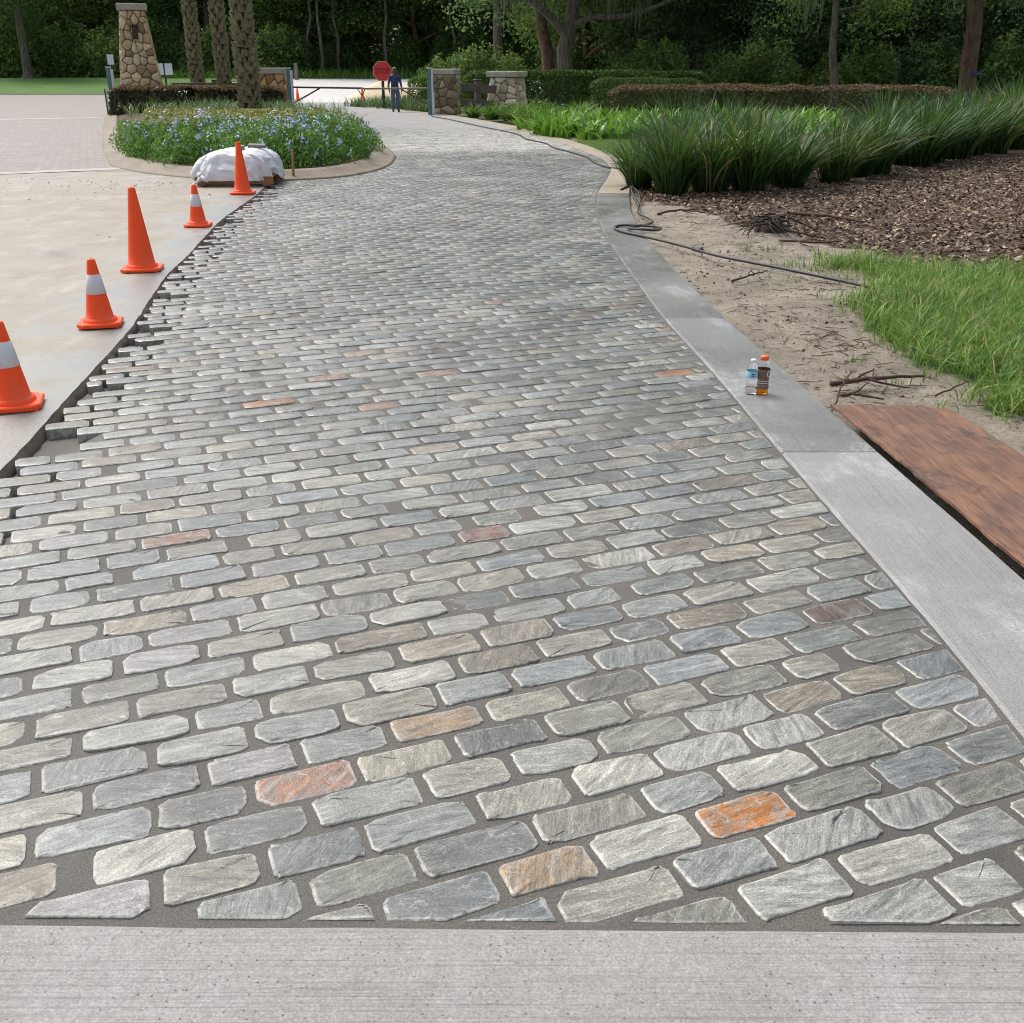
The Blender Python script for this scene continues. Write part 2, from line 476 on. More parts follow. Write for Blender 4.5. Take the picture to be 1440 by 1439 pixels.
t = NT('cone_orange'); p = t.objco()
c = t.mix(t.noise(p, 4, 4), (1.0, .082, .012, 1), (1.0, .10, .016, 1))
zz_ = t.n('SeparateXYZ', {0: p}).outputs['Z']
sc_ = t.math('MULTIPLY', t.mapr(t.noise(t.scale(p, (9, 9, 2.2)), 1., 6, .7, .4), .5, .68), t.mapr(zz_, .0, .5, .32, .15))
c = t.mix(sc_, c, (.42, .20, .13, 1))
t.pbr(c, t.mapr(sc_, 0, 1, .45, .7), t.bump(t.noise(p, 60, 3), .15, .004), **{'Specular IOR Level': .3}); M['cone'] = t.done()
M['collar'] = plain('reflective_white', (.66, .64, .66, 1), .3, .22, 14)
M['bark'] = None
def bark(name, c1, c2, sc=3.0):
    t = NT(name); p = t.objco()
    n = t.noise(t.scale(p, (sc * 3, sc * 3, sc * .5)), 1., 7, .68, .6)
    c = t.mix(t.mapr(n, .35, .65), c1, c2)
    c = t.mix(t.mapr(t.noise(p, 1.4, 4), .5, .7, 0, .5), c, lin(96, 104, 84))
    t.pbr(c, .95, t.bump(n, 1., .06)); return t.done()
M['bark'] = bark('bark_grey', lin(58, 52, 44), lin(122, 112, 98))
M['bark_brown'] = bark('bark_brown', lin(60, 44, 34), lin(118, 92, 74))
M['bark_pale'] = bark('bark_pale', lin(92, 88, 80), lin(150, 146, 136))
M['palm_trunk'] = bark('palm_fibre', lin(38, 32, 24), lin(74, 64, 48), 2)
M['palm_boot'] = plain('palm_boot', lin(112, 108, 82), .9, .4, 9, .02)
M['pine_straw'] = plain('twig_brown', lin(74, 56, 44), .9, .3, 12)
G_ = lambda r, g, b: lin(r, g, b)
M['leaf_forest'] = leaf_mat('leaf_forest', [(0, G_(58, 80, 48)), (.6, G_(92, 120, 68)), (1, G_(144, 168, 90))], .6, .5, .2)
M['leaf_dark'] = leaf_mat('leaf_dark', [(0, G_(58, 80, 62)), (.6, G_(88, 112, 82)), (1, G_(126, 150, 98))], .6, .5, .2)
M['leaf_light'] = leaf_mat('leaf_light', [(0, G_(60, 88, 34)), (.6, G_(98, 128, 48)), (1, G_(140, 168, 66))], .5, .35)
M['leaf_hedge'] = leaf_mat('leaf_hedge', [(0, G_(38, 62, 26)), (.6, G_(66, 96, 40)), (1, G_(104, 132, 58))], .45, .2)
M['leaf_red'] = leaf_mat('leaf_red', [(0, G_(88, 62, 52)), (.6, G_(122, 92, 76)), (1, G_(150, 118, 98))], .6, .2)
M['leaf_purple'] = leaf_mat('leaf_purple', [(0, G_(44, 48, 32)), (.6, G_(66, 70, 44)), (1, G_(96, 84, 60))], .6, .15)
M['leaf_plumbago'] = leaf_mat('leaf_plumbago', [(0, G_(58, 96, 36)), (.6, G_(92, 136, 58)), (1, G_(136, 176, 84))], .5, .3)
M['petal'] = plain('petal_blue', lin(186, 198, 230), .6, .12, 40)
M['leaf_olive'] = leaf_mat('leaf_olive', [(0, G_(84, 92, 34)), (.6, G_(118, 120, 52)), (1, G_(150, 146, 74))], .5, .25)
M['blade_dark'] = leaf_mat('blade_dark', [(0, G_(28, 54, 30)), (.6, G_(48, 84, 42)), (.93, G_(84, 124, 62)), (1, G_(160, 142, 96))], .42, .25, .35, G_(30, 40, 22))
M['blade_liriope'] = leaf_mat('blade_liriope', [(0, G_(64, 88, 52)), (.7, G_(96, 122, 76)), (1, G_(140, 158, 110))], .4, .25, .5)
M['blade_ginger'] = leaf_mat('blade_ginger', [(0, G_(56, 98, 28)), (.6, G_(88, 138, 40)), (1, G_(132, 178, 62))], .4, .3, .4)
M['blade_fern'] = leaf_mat('blade_fern', [(0, G_(58, 92, 36)), (.7, G_(92, 130, 52)), (1, G_(140, 160, 80))], .45, .3)
M['blade_lawn'] = leaf_mat('blade_lawn', [(0, G_(66, 102, 38)), (.55, G_(100, 138, 54)), (.86, G_(142, 172, 82)), (1, G_(190, 174, 120))], .45, .35, .35)

# ================================================================== THE SETTING
INNER = [(1.40, 0.9), (1.385, 2.0), (1.37, 2.81), (1.344, 3.229), (1.264, 4.505), (1.198, 5.995), (1.093, 7.453), (1.045, 9.531), (1.015, 11.535), (1.06, 13.372), (1.257, 15.664),
         (1.617, 18.066), (1.822, 19.6), (1.868, 21.821), (1.369, 26.113), (0.408, 31.295), (-0.719, 36.842), (-2.211, 42.62), (-3.416, 45.461), (-4.9, 48.3), (-8.4, 58.), (-10., 66.)]
OUTER = [(1.86, 0.9), (1.84, 2.0), (1.817, 3.245), (1.767, 3.832), (1.69, 5.157), (1.621, 6.159), (1.524, 7.824), (1.464, 9.721), (1.445, 11.535), (1.509, 13.372), (1.723, 15.664),
         (2.05, 18.066), (2.24, 19.7), (2.27, 21.3), (2.096, 22.9), (1.847, 25.612), (1.324, 28.937), (0.337, 34.495), (-1.75, 41.963), (-2.95, 45.4), (-4.3, 48.5), (-7.8, 58.5), (-9.2, 66.)]
SLABE = [(-2.12, 0.9), (-2.2, 3.0), (-2.289, 4.257), (-2.322, 4.604), (-2.441, 5.412), (-2.636, 6.943), (-3.057, 9.172), (-3.14, 10.039), (-3.507, 12.701), (-3.696, 15.384), (-3.812, 16.463), (-3.9, 17.45)]
LEFTF = [(-3.9, 17.45), (-3.3, 17.6), (-2.67, 18.32), (-2.36, 19.6), (-2.31, 20.63), (-2.4, 22.5), (-2.91, 25.37), (-4.2, 29.5), (-6.0, 35.0), (-7.6, 41.0), (-9.0, 46.0), (-11.0, 54.), (-13., 66.)]
_ys = np.arange(0.9, 66.01, 0.1)
def _curve(pts, win):
    a = np.array(sorted(pts, key=lambda q: q[1]))
    x = np.interp(_ys, a[:, 1], a[:, 0])
    k = np.ones(win) / win
    return np.convolve(np.pad(x, win // 2, mode='edge'), k, 'valid')[:len(_ys)]
_in, _out = _curve(INNER, 11), _curve(OUTER, 11)
_sl = _curve(SLABE, 11)
_lf = _curve(LEFTF, 7)
inner = lambda y: np.interp(y, _ys, _in)
outer = lambda y: np.interp(y, _ys, _out)
slab_e = lambda y: np.interp(y, _ys, _sl) + 0.014 * (fbm(np.asarray(y) * 2.2, 3.3, 5) - .5) + .010 * (vnoise(np.asarray(y) * 14, 1.3, 15) - .5)
left_f = lambda y: np.interp(y, _ys, _lf)
def lane_left(y):
    y = np.asarray(y, float)
    return np.where(y < 17.45, slab_e(y), left_f(y))

def terr(y): return 1.05 * smooth(66, 104, y)

def grid_sheet(name, xs_of_y, ys, zf, mat, parent=None, attrs_f=None, sm=True):
    """sheet whose rows run from xs_of_y(y) ; zf(x,y)->z"""
    X = np.array([xs_of_y(y) for y in ys]); Y = np.repeat(np.asarray(ys)[:, None], X.shape[1], 1)
    Z = zf(X, Y)
    r, c = X.shape
    V = np.stack([X, Y, Z], -1).reshape(-1, 3)
    i = np.arange(r * c).reshape(r, c)
    F = np.stack([i[:-1, :-1], i[:-1, 1:], i[1:, 1:], i[1:, :-1]], -1).reshape(-1, 4)
    at = attrs_f(X, Y) if attrs_f else None
    return obj(name, make_mesh(name, V, F, at, sm), mat, parent)

# ---- terrain to the horizon
gy = np.concatenate([np.arange(-40, 30, 5.), np.arange(30, 120, 3.), np.arange(120, 520, 25.)])
gx = np.concatenate([np.arange(-420, -80, 20.), np.arange(-80, 81, 4.), np.arange(100, 421, 20.)])
def gz(X, Y): return np.where(Y < 34, -.22, np.where(Y < 46, -.22 + .14 * smooth(34, 46, Y), -.08)) + terr(Y) + 0.04 * (fbm(X * .3, Y * .3, 9) - .5)
tag(grid_sheet('ground', lambda y: gx, gy, gz, M['ground']), kind='structure')

# ---- crossing road beyond the gate, the old paved drive on the left, its bands and the lawn
tag(grid_sheet('crossing_road', lambda y: np.linspace(-62, 14, 30), np.linspace(57.5, 99, 30), lambda X, Y: terr(Y) - .004, M['road_far']), kind='structure')
def isl_left(y): return np.interp(y, [16.9, 19.6, 20.15, 24.9, 30, 38.4, 44, 60], [-4.4, -7.3, -7.6, -9.4, -11.3, -14.3, -16.3, -21.0])
tag(grid_sheet('brick_drive', lambda y: np.linspace(-60, isl_left(y) + .1, 14), np.linspace(19.2, 75, 40), lambda X, Y: terr(Y) + .004 + 0 * X, M['paver']), kind='structure')
def band_sheet(name, y0, y1, x0, x1, sl, mat):
    V = []; 
    xs = np.linspace(x0, x1, 16)
    for x in xs: V += [(x, y0 + sl * (x - x1), .008), (x, y1 + sl * (x - x1), .008)]
    F = [(2 * i, 2 * i + 2, 2 * i + 3, 2 * i + 1) for i in range(15)]
    return tag(obj(name, make_mesh(name, V, F), mat), kind='structure')
band_sheet('paving_band', 19.45, 19.95, -26, -7.15, .55, M['band'])
band_sheet('paving_band', 41.3, 42.2, -40, -15.6, .5, M['band'])
lw = grid_sheet('lawn', lambda y: np.linspace(-95, np.interp(y, [75, 104], [-27, -20]), 40), np.linspace(75, 104, 16), lambda X, Y: terr(Y) + .05 + 0 * X, M['lawn'])
tag(lw, kind='structure')
mb = MB()
for i in range(16):
    x0, x1 = -80 + i * 3.4, -80 + (i + 1) * 3.4
    mb.box(((x0 + x1) / 2, 74.6 , .05), (3.39, .5, .22), bev=.03)
tag(mb.build('lawn_kerb', M['band']), kind='structure')

# ---- bare concrete base slab on the left, its broken edge standing over the trench
def slab_row(y): return np.concatenate([np.linspace(-20, -5, 6), np.linspace(-4.6, float(slab_e(y)) - .02, 14), [float(slab_e(y))]])
sy = np.concatenate([np.arange(.9, 17.4, .06), np.linspace(17.4, 21.5, 8)])
def slab_z(X, Y):
    Z = .0 + .012 * (fbm(X * .6, Y * .6, 3) - .5)
    return Z
SLAB = tag(grid_sheet('concrete_slab', slab_row, sy, slab_z, M['slab'], None, lambda X, Y: {'dry': np.clip((X[:, -1:] - X) / 1.1, 0, 3).ravel()}, False), kind='structure')

def face_row(y):
    e_ = float(slab_e(y)); return np.array([e_, e_ + .006 + .012 * float(vnoise(y * 23, 2., 6)), e_ + .012 + .03 * float(vnoise(y * 17, 5., 7)), e_ + .03])
def face_z(X, Y):
    Z = np.tile(np.array([0, -.018, -.04, -.09]), (X.shape[0], 1)); Z[:, 0] = .012 * (fbm(X[:, 0] * .6, Y[:, 0] * .6, 3) - .5); return Z
M['slab_face'] = plain('damp_shadowed_concrete', lin(92, 82, 70), .8, .5, 22, .02)  # dark colour holds the shadow on the edge face as well as wet grime
grid_sheet('broken_edge', face_row, sy, face_z, M['slab_face'], SLAB, None, False)

# ---- concrete apron across the bottom
ax = np.linspace(-3.2, 1.4, 60); rows = []
ye = lambda x: 1.625 - .0093 * x + .006 * (vnoise(x * 6, 1.5, 4) - .5)
ays = [(-3.0, .001), (.9, .001), (1.3, .001), (None, 0.0), (None, -.006), (None, -.08)]
V = []; 
for k, (yy_, z_) in enumerate(ays):
    for x in ax:
        y_ = yy_ if yy_ is not None else float(ye(x)) - (.012 if k == 3 else 0) 
        V.append((x, y_, z_ + .002))
i = np.arange(6 * 60).reshape(6, 60)
F = np.stack([i[:-1, :-1], i[:-1, 1:], i[1:, 1:], i[1:, :-1]], -1).reshape(-1, 4)
tag(obj('concrete_apron', make_mesh('concrete_apron', V, F), M['apron']), kind='structure')

# ---- cobbled lane: mortar bed and stones
A = math.radians(21.2); CA, SA = math.cos(A), math.sin(A)
PITCH = 0.126; V0 = 1.710
def bed_row(y):
    l, r = float(lane_left(y)), float(inner(y)) + .02
    t_ = .21 if y < 17.2 else .02
    return np.concatenate([[l - .01, l + t_ * .75, l + t_, l + t_ + .05], np.linspace(l + t_ + .12, r, 64)])
def bed_z(X, Y):
    Z = -.0048 + .0036 * (fbm(X * 11, Y * 11, 2) - .5)
    low = (Y[:, :1] < 17.2)
    Z[:, 0:3] = np.where(low, -.052 + .02 * (fbm(X[:, 0:3] * 7, Y[:, 0:3] * 7, 8) - .5), Z[:, 0:3])
    Z[:, 3] = np.where(low[:, 0], -.03, Z[:, 3])
    return Z
by = np.concatenate([np.arange(1.55, 12, .05), np.arange(12, 33.9, .15)])
lane = grid_sheet('cobblestone_lane', bed_row, by, bed_z, M['mortar'])
tag(lane, kind='structure')
far = grid_sheet('far_paving', lambda y: np.linspace(float(left_f(y)) - .05, float(inner(y)) + .03, 12), np.linspace(33.4, 62, 40), lambda X, Y: terr(Y) + 0.0005 + 0 * X, M['lane_far'], lane)

STONE_COLS = [((120, 122, 119), 9), ((134, 134, 129), 9), ((126, 123, 114), 9), ((114, 113, 105), 7), ((124, 127, 128), 4), ((106, 109, 110), 3), ((138, 133, 121), 4),
              ((130, 122, 109), 2), ((96, 97, 95), 2), ((133, 130, 131), 1), ((150, 148, 140), 4), ((112, 104, 92), 2)]
_pal = [np.array(lin(*c)) for c, w in STONE_COLS for _ in range(w)]
RUST = {'orange': lin(160, 100, 40), 'red': lin(140, 104, 84), 'brick': lin(118, 80, 66), 'dark': lin(84, 66, 52), 'tan': lin(140, 118, 92)}
SPOTS = [((.563, 2.10), 'orange'), ((-.467, 2.098), 'red'), ((-1.206, 3.557), 'brick'), ((-.16, 3.704), 'brick'), ((1.141, 3.015), 'dark'), ((-.20, 2.42), 'tan'),
         ((-.658, 5.182), 'red'), ((-1.387, 5.282), 'orange'), ((.867, 5.917), 'orange'), ((-1.073, 5.886), 'red'), ((-.9, 6.45), 'tan'), ((-.47, 6.0), 'red'),
         ((.5, 7.6), 'tan'), ((1.0, 8.2), 'tan'), ((-1.9, 7.6), 'tan'), ((-.2, 7.9), 'red'), ((.02, 1.87), 'tan')]

def stone_outline(L, W, rng, n):
    e = 5.0 + rng.rand() * 5.5
    th = (np.arange(n) + .5) / n * 2 * np.pi
    # spread points along the perimeter of a rounded rectangle
    c, s = np.cos(th), np.sin(th)
    th2 = np.arctan2(s * (W / L) ** .15, c * (L / W) ** .15)
    c, s = np.cos(th2), np.sin(th2)
    x = np.sign(c) * np.abs(c) ** (2 / e) * L / 2; y = np.sign(s) * np.abs(s) ** (2 / e) * W / 2
    sd = rng.randint(1, 10 ** 6)
    wob = (vnoise(c * 1.6 + 7, s * 1.6 + 3, sd) - .5)
    y = y * (1 + .24 * wob) + rng.normal(size=n) * (.0017 if n > 20 else .0012)
    x = x * (1 + .05 * (vnoise(c * 2 + 1, s * 2 + 9, sd + 5) - .5)) + rng.normal(size=n) * (.0017 if n > 20 else .0012)
    y = y * (1 + (rng.rand() - .5) * .22 * x / L)            # wedge
    if rng.rand() < .45:                                       # a knocked-off corner
        sx, sy = rng.choice([-1, 1], 2)
        k = .10 + .12 * rng.rand()
        P = clip_poly(list(zip(x, y)), (sx * W * .9, sy * L * .35), (L / 2 * W * .9 + W / 2 * L * .35) * (1 - k * .9))
        if len(P) > 6: x, y = np.array([q[0] for q in P]), np.array([q[1] for q in P])
    return x, y

def stone_geo(P, col, rng, detail):
    """P outline in lane plane coordinates (list of xy, counter-clockwise) -> V,F,col,edge,tc"""
    P = np.array(P); n = len(P); cen = P.mean(0)
    dz = rng.normal() * .0014; tx, ty = rng.normal(size=2) * .009
    ang = A + rng.normal() * .25 + (rng.rand() < .2) * 1.0; ca, sa = math.cos(ang), math.sin(ang)
    off = rng.rand(3) * 50
    def zt(Q): return dz + (Q[:, 0] - cen[0]) * tx + (Q[:, 1] - cen[1]) * ty
    r_ = np.linalg.norm(P - cen, axis=1, keepdims=True)
    inset = lambda d: cen + (P - cen) * np.maximum(.1, 1 - d / r_)
    R = [(P, np.full(n, -.058), 1.), (P, zt(P) - .0030 + (rng.rand(n) - .5) * .0018, 1.)]
    R.append((P, R[1][1], 1.))                                   # the top face starts with a crisp arris of its own
    if detail == 2:
        R += [(inset(.003), zt(P) - .0006 + rng.normal(size=n) * .0007, 1.), (inset(.0075 + .005 * rng.rand(n, 1)), zt(P) + rng.normal(size=n) * .0010, .08)]
        for q in (.62, .3):
            Q = cen + (P - cen) * q
            R.append((Q, zt(Q) + .0006 + .006 * (vnoise(Q[:, 0] * 30 + off[0], Q[:, 1] * 30, 3) - .5), .0))
    elif detail == 1:
        R += [(inset(.006), zt(P) - .0003, .15), (cen + (P - cen) * .55, zt(P) + .0018 + rng.normal(size=n) * .0006, 0.)]
    else:
        R += [(inset(.007), zt(P), .06)]
    V = np.concatenate([np.column_stack([Q, z]) for Q, z, e in R] + [np.array([[cen[0], cen[1], dz + .0008]])])
    E = np.concatenate([np.full(n, e) for Q, z, e in R] + [[0.]])
    k = len(R); F = []
    for a in range(k - 1):
        if a == 1: continue
        for j in range(n):
            j2 = (j + 1) % n
            F += [(a * n + j, a * n + j2, (a + 1) * n + j2), (a * n + j, (a + 1) * n + j2, (a + 1) * n + j)]
    F += [((k - 1) * n + j, (k - 1) * n + (j + 1) % n, k * n) for j in range(n)]
    d = V[:, :2] - cen
    tcv = np.column_stack([d[:, 0] * ca + d[:, 1] * sa + off[0], -d[:, 0] * sa + d[:, 1] * ca + off[1], V[:, 2] + off[2]])
    return V, np.array(F), np.tile(col, (len(V), 1)), E, tcv, cen

rng = RS(11)
stones = []
nrow = int((33.6 * CA + 3.6 * SA - V0) / PITCH) + 4
for r in range(-9, nrow):
    v0 = V0 + r * PITCH; vc = v0 + PITCH / 2
    bk = -6.2 + (r % 2) * .1285 + .05 * math.sin(r * .37) + .02; jit = rng.normal() * .012; kk = 0
    row_w = PITCH - .0175 + rng.normal() * .0025
    wob = rng.rand() * 10
    while bk + kk * .257 < 14.5:
        u = bk + kk * .257 + jit; jit = float(np.clip(rng.normal() * .017, -.04, .04)); kk += 1
        L = bk + kk * .257 + jit - u
        gap = .017 + rng.rand() * .011
        L -= gap
        if rng.rand() < .05: L *= .8
        uc = u + L / 2
        bend = .010 * (float(vnoise(uc * .6, r * .25, 31)) - .5)
        x = uc * CA - (vc + bend) * SA; y = uc * SA + (vc + bend) * CA
        if y < 1.5 or y > 33.6: continue
        xr = float(inner(y)); xl = float(lane_left(y))
        if x - .45 * L > xr or x + L < xl: continue
        hl = L / 2 * CA
        if y < 17.3 and x - hl < xl + .02 and x + hl > xl + .11 and rng.rand() < .8:   # a shorter stone fills the end of the course
            x0_ = xl + .015 + .03 * rng.rand(); L = (x + hl - x0_) / CA; uc = uc + (uc + 0) * 0
            x, y = (x0_ + x + hl) / 2, y + ((x0_ + x + hl) / 2 - x) * SA / CA; hl = L / 2 * CA
        elif y < 17.3:
            if x - hl < xl + .012 + .09 * rng.rand() ** 1.5 * (y > 4.2): continue
        elif x + hl * .2 < xl: continue
        dist = math.hypot(x, y)
        n = 28 if dist < 3.9 else (16 if dist < 9 else 9)
        ox, oy = stone_outline(L, row_w * (1 + rng.normal() * .03), rng, n)
        ra = rng.normal() * .012
        ox, oy = ox * math.cos(ra) - oy * math.sin(ra), ox * math.sin(ra) + oy * math.cos(ra)
        P = [(x + a * CA - b * SA, y + a * SA + b * CA) for a, b in zip(ox, oy)]
        if y < 1.95: P = clip_poly(P, (-.0093, -1), -(1.648 ))
        if x + hl > xr - .03 and P:                             # cut along the kerb
            dxy = (float(inner(y + .1)) - float(inner(y - .1))) / .2
            nn_ = np.array([1, -dxy]); nn_ = nn_ / np.linalg.norm(nn_)
            P = clip_poly(P, nn_, nn_[0] * (xr - .014) + nn_[1] * y)
        if y > 17.0 and x - hl < xl + .05 and P:
            dxy = (float(left_f(y + .1)) - float(left_f(y - .1))) / .2
            nn_ = np.array([-1, dxy]); nn_ = nn_ / np.linalg.norm(nn_)
            P = clip_poly(P, nn_, nn_[0] * (xl + .02) + nn_[1] * y)
        if len(P) < 4: continue
        Pa = np.array(P); ar = .5 * abs(np.dot(Pa[:, 0], np.roll(Pa[:, 1], 1)) - np.dot(Pa[:, 1], np.roll(Pa[:, 0], 1)))
        if ar < .0022: continue
        keep = [P[0]]                                            # drop coincident points
        for q in P[1:]:
            if math.hypot(q[0] - keep[-1][0], q[1] - keep[-1][1]) > .0008: keep.append(q)
        if len(keep) > 3 and math.hypot(keep[0][0] - keep[-1][0], keep[0][1] - keep[-1][1]) < .0008: keep.pop()
        P = keep
        col = _pal[rng.randint(len(_pal))] * (1 + rng.normal() * .10); col[3] = 1
        if rng.rand() < .010 and y > 4.5: col = np.array(RUST[['tan', 'red', 'dark', 'tan', 'red'][rng.randint(5)]][:3] + (0.,))
        stones.append([x, y, P, col, dist])
for (sx, sy_), k in SPOTS:
    b = min(stones, key=lambda s: (s[0] - sx) ** 2 + (s[1] - sy_) ** 2)
    b[3] = np.array(RUST[k][:3] + (0.,))
def screen_size(s): return 1.0 / (s[4] ** 2 + 2.7) ** 1.5
def in_view(s):
    d_ = s[1] * .9185 + 1.65 * .3955
    return abs(s[0]) < d_ * .5 + .16
vis = sorted([s for s in stones if in_view(s)], key=lambda s: s[4])
near = set(id(s) for s in vis[:300])
bulk = {'V': [], 'F': [], 'C': [], 'E': [], 'T': []}; nb = 0
for s in stones:
    isn = id(s) in near
    det = 2 if isn else (1 if s[4] < 9 else 0)
    V, F, C, E_, T, cen = stone_geo(s[2], s[3], rng, det)
    if isn:
        V = V.copy(); V[:, 0] -= cen[0]; V[:, 1] -= cen[1]
        me = make_mesh('cobblestone', V, F, {'Col': C, 'edge': E_, 'tc': T}, True)
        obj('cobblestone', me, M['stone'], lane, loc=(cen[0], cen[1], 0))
    else:
        bulk['V'].append(V); bulk['F'].append(F + nb); nb += len(V)
        bulk['C'].append(C); bulk['E'].append(E_); bulk['T'].append(T)
me = make_mesh('cobblestones', np.concatenate(bulk['V']), np.concatenate(bulk['F']), {'Col': np.concatenate(bulk['C']), 'edge': np.concatenate(bulk['E']), 'tc': np.concatenate(bulk['T'])}, True)
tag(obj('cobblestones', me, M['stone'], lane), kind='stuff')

# ---- flush concrete kerb on the right, slab by slab
def kerb_slab(name, y0, y1, fin, fout, top, thick, mat, parent, ch=.012, gap=.004, n=None):
    n = n or max(4, int((y1 - y0) / .25))
    ys = np.linspace(y0 + gap, y1 - gap, n); V = []; F = []
    for y in ys:
        a, b = float(fin(y)), float(fout(y))
        for x, z in ((a, top - thick), (a, top - ch), (a + ch, top), (b - ch, top), (b, top - ch), (b, top - thick)): V.append((x, y, z))
    for r in range(n - 1):
        for j in range(5): F.append((r * 6 + j, (r + 1) * 6 + j, (r + 1) * 6 + j + 1, r * 6 + j + 1)[::-1])
    F += [tuple(range(6))[::-1], tuple(range((n - 1) * 6, n * 6))]
    return obj(name, make_mesh(name, V, F), mat, parent)
kerb = empty('kerb'); tag(kerb, kind='structure')
for i, (a, b) in enumerate([(.92, 4.525), (4.525, 7.383), (7.383, 10.206), (10.206, 12.83), (12.83, 15.476)]):
    kerb_slab('kerb_slab', a, b, inner, outer, .006, .13, M['kerb_dry'] if i == 0 else (M['kerb_mid'] if i == 1 else M['kerb_damp']), kerb)
ky = [15.476, 18.4, 21.3, 24.3, 27.3, 30.3, 33.3, 36.3, 39.3, 42.3, 45.3, 48.3, 52, 56]
for a, b in zip(ky[:-1], ky[1:]):
    kerb_slab('kerb_slab', a, b, inner, outer, .012, .13, M['kerb_old'], kerb)

# ---- island bed with its concrete kerb
ISL = [(-7.5, 20.1), (-6.42, 18.72), (-5.32, 17.82), (-4.4, 17.45), (-3.7, 17.42), (-3.0, 17.8), (-2.62, 18.5), (-2.36, 19.6), (-2.31, 20.7), (-2.42, 22.5), (-2.91, 25.4), (-4.2, 29.5), (-6.0, 35.), (-7.6, 41.), (-9.0, 46.),
       (-16.4, 44.2), (-14.3, 38.4), (-11.3, 30), (-9.4, 24.9), (-8.1, 21.6)]
def resample(poly, step):
    P = np.array(poly + [poly[0]]); d = np.r_[0, np.cumsum(np.linalg.norm(np.diff(P, axis=0), axis=1))]
    n = int(d[-1] / step); s = np.linspace(0, d[-1], n, endpoint=False)
    Q = np.column_stack([np.interp(s, d, P[:, 0]), np.interp(s, d, P[:, 1])])
    for _ in range(3): Q = (np.roll(Q, 1, 0) + 2 * Q + np.roll(Q, -1, 0)) / 4
    return Q
IQ = resample(ISL, .3)
tan_ = unit(np.roll(IQ, -1, 0) - np.roll(IQ, 1, 0)); nin = np.column_stack([-tan_[:, 1], tan_[:, 0]])
n = len(IQ)
prof = [(0, -.1), (0, .012), (.04, .03), (.20, .05), (.30, .12), (.44, .14), (.46, .10)]
V = []; F = []
for o_, z in prof: V += [(q[0] + w_[0] * o_, q[1] + w_[1] * o_, z) for q, w_ in zip(IQ, nin)]
for k in range(len(prof) - 1): F += [(k * n + j, k * n + (j + 1) % n, (k + 1) * n + (j + 1) % n, (k + 1) * n + j) for j in range(n)]
tag(obj('island_kerb', make_mesh('island_kerb', V, F, None, True), M['island_kerb']), kind='structure')
IN = IQ + nin * .45
cx, cy = -7.5, 30.
V = [(cx, cy, .28)]; F = []
rings = [1., .93, .8, .5]
for k, q in enumerate(rings):
    V += [(cx + (a[0] - cx) * q, cy + (a[1] - cy) * q, (.105, .15, .2, .26)[k]) for a in IN]
for k in range(3): F += [(1 + k * n + j, 1 + k * n + (j + 1) % n, 1 + (k + 1) * n + (j + 1) % n, 1 + (k + 1) * n + j) for j in range(n)]
F += [(1 + 3 * n + j, 1 + 3 * n + (j + 1) % n, 0) for j in range(n)]
t = NT('bed_soil'); p = t.pos()
t.pbr(t.mix(t.mapr(t.noise(p, 14, 6, .7), .35, .65), lin(58, 46, 36), lin(112, 94, 74)), .95, t.bump(t.noise(p, 30, 5, .7), .9, .04)); M['soil'] = t.done()
tag(obj('island_bed', make_mesh('island_bed', V, F, None, True), M['soil']), kind='structure')

# ---- verge on the right: sand, mulch, turf
GRASS = [(3.0, 10.0), (3.2, 8.75), (2.62, 7.6), (2.5, 6.2), (2.66, 5.35), (3.1, 4.9), (9.5, 4.7), (9.5, 8.6), (4.6, 9.2), (3.6, 9.9)]
MULCH = [(4.6, 9.1), (3.5, 10.4), (2.75, 12.3), (2.45, 13.6), (1.75, 15.4), (2.2, 18), (2.5, 21), (3.6, 22.5), (4.4, 25), (3.2, 28), (1, 34), (20, 34), (20, 8.4), (9.5, 8.4)]
TURF2 = [(1.5, 28), (2.2, 21.2), (3.4, 22.3), (4.2, 25), (3.0, 28.4)]
vs = np.concatenate([[0, .03, .06, .1], np.arange(.16, 5.2, .075), np.linspace(5.4, 17, 40)])
vy = np.concatenate([np.arange(1.2, 14, .075), np.arange(14, 34.5, .25)])
def verge_z(X, Y):
    S = X - outer(Y)[:, :] if False else X - np.interp(Y, _ys, _out)
    z = -.035 + .05 * (fbm(X * 1.1, Y * 1.1, 21) - .5) + .022 * (fbm(X * 6, Y * 6, 22, 3) - .5) + .03 * smooth(.3, 2.5, S)
    z += .05 * np.exp(-((X - 2.85) ** 2 + (Y - 11.6) ** 2) / .18)
    tr = (1 - smooth(.06, .2, S)) * (1 - smooth(5.0, 5.8, Y))
    z = z - .11 * tr
    return np.minimum(z, np.where(S < .12, -.004, 1))
def verge_attr(X, Y):
    jx = X + .45 * (fbm(X * 2.5, Y * 2.5, 41) - .5); jy = Y + .6 * (fbm(X * 2.5, Y * 2.5, 42) - .5)
    m = in_poly(jx, jy, MULCH).astype(float); g = (in_poly(jx, jy, GRASS) | in_poly(jx, jy, TURF2)).astype(float)
    m = m * (1 - g)
    return {'zone': np.stack([m, g, 0 * m, np.ones_like(m)], -1).reshape(-1, 4)}
tag(grid_sheet('verge', lambda y: float(outer(y)) + vs, vy, verge_z, M['verge'], None, verge_attr), kind='structure')

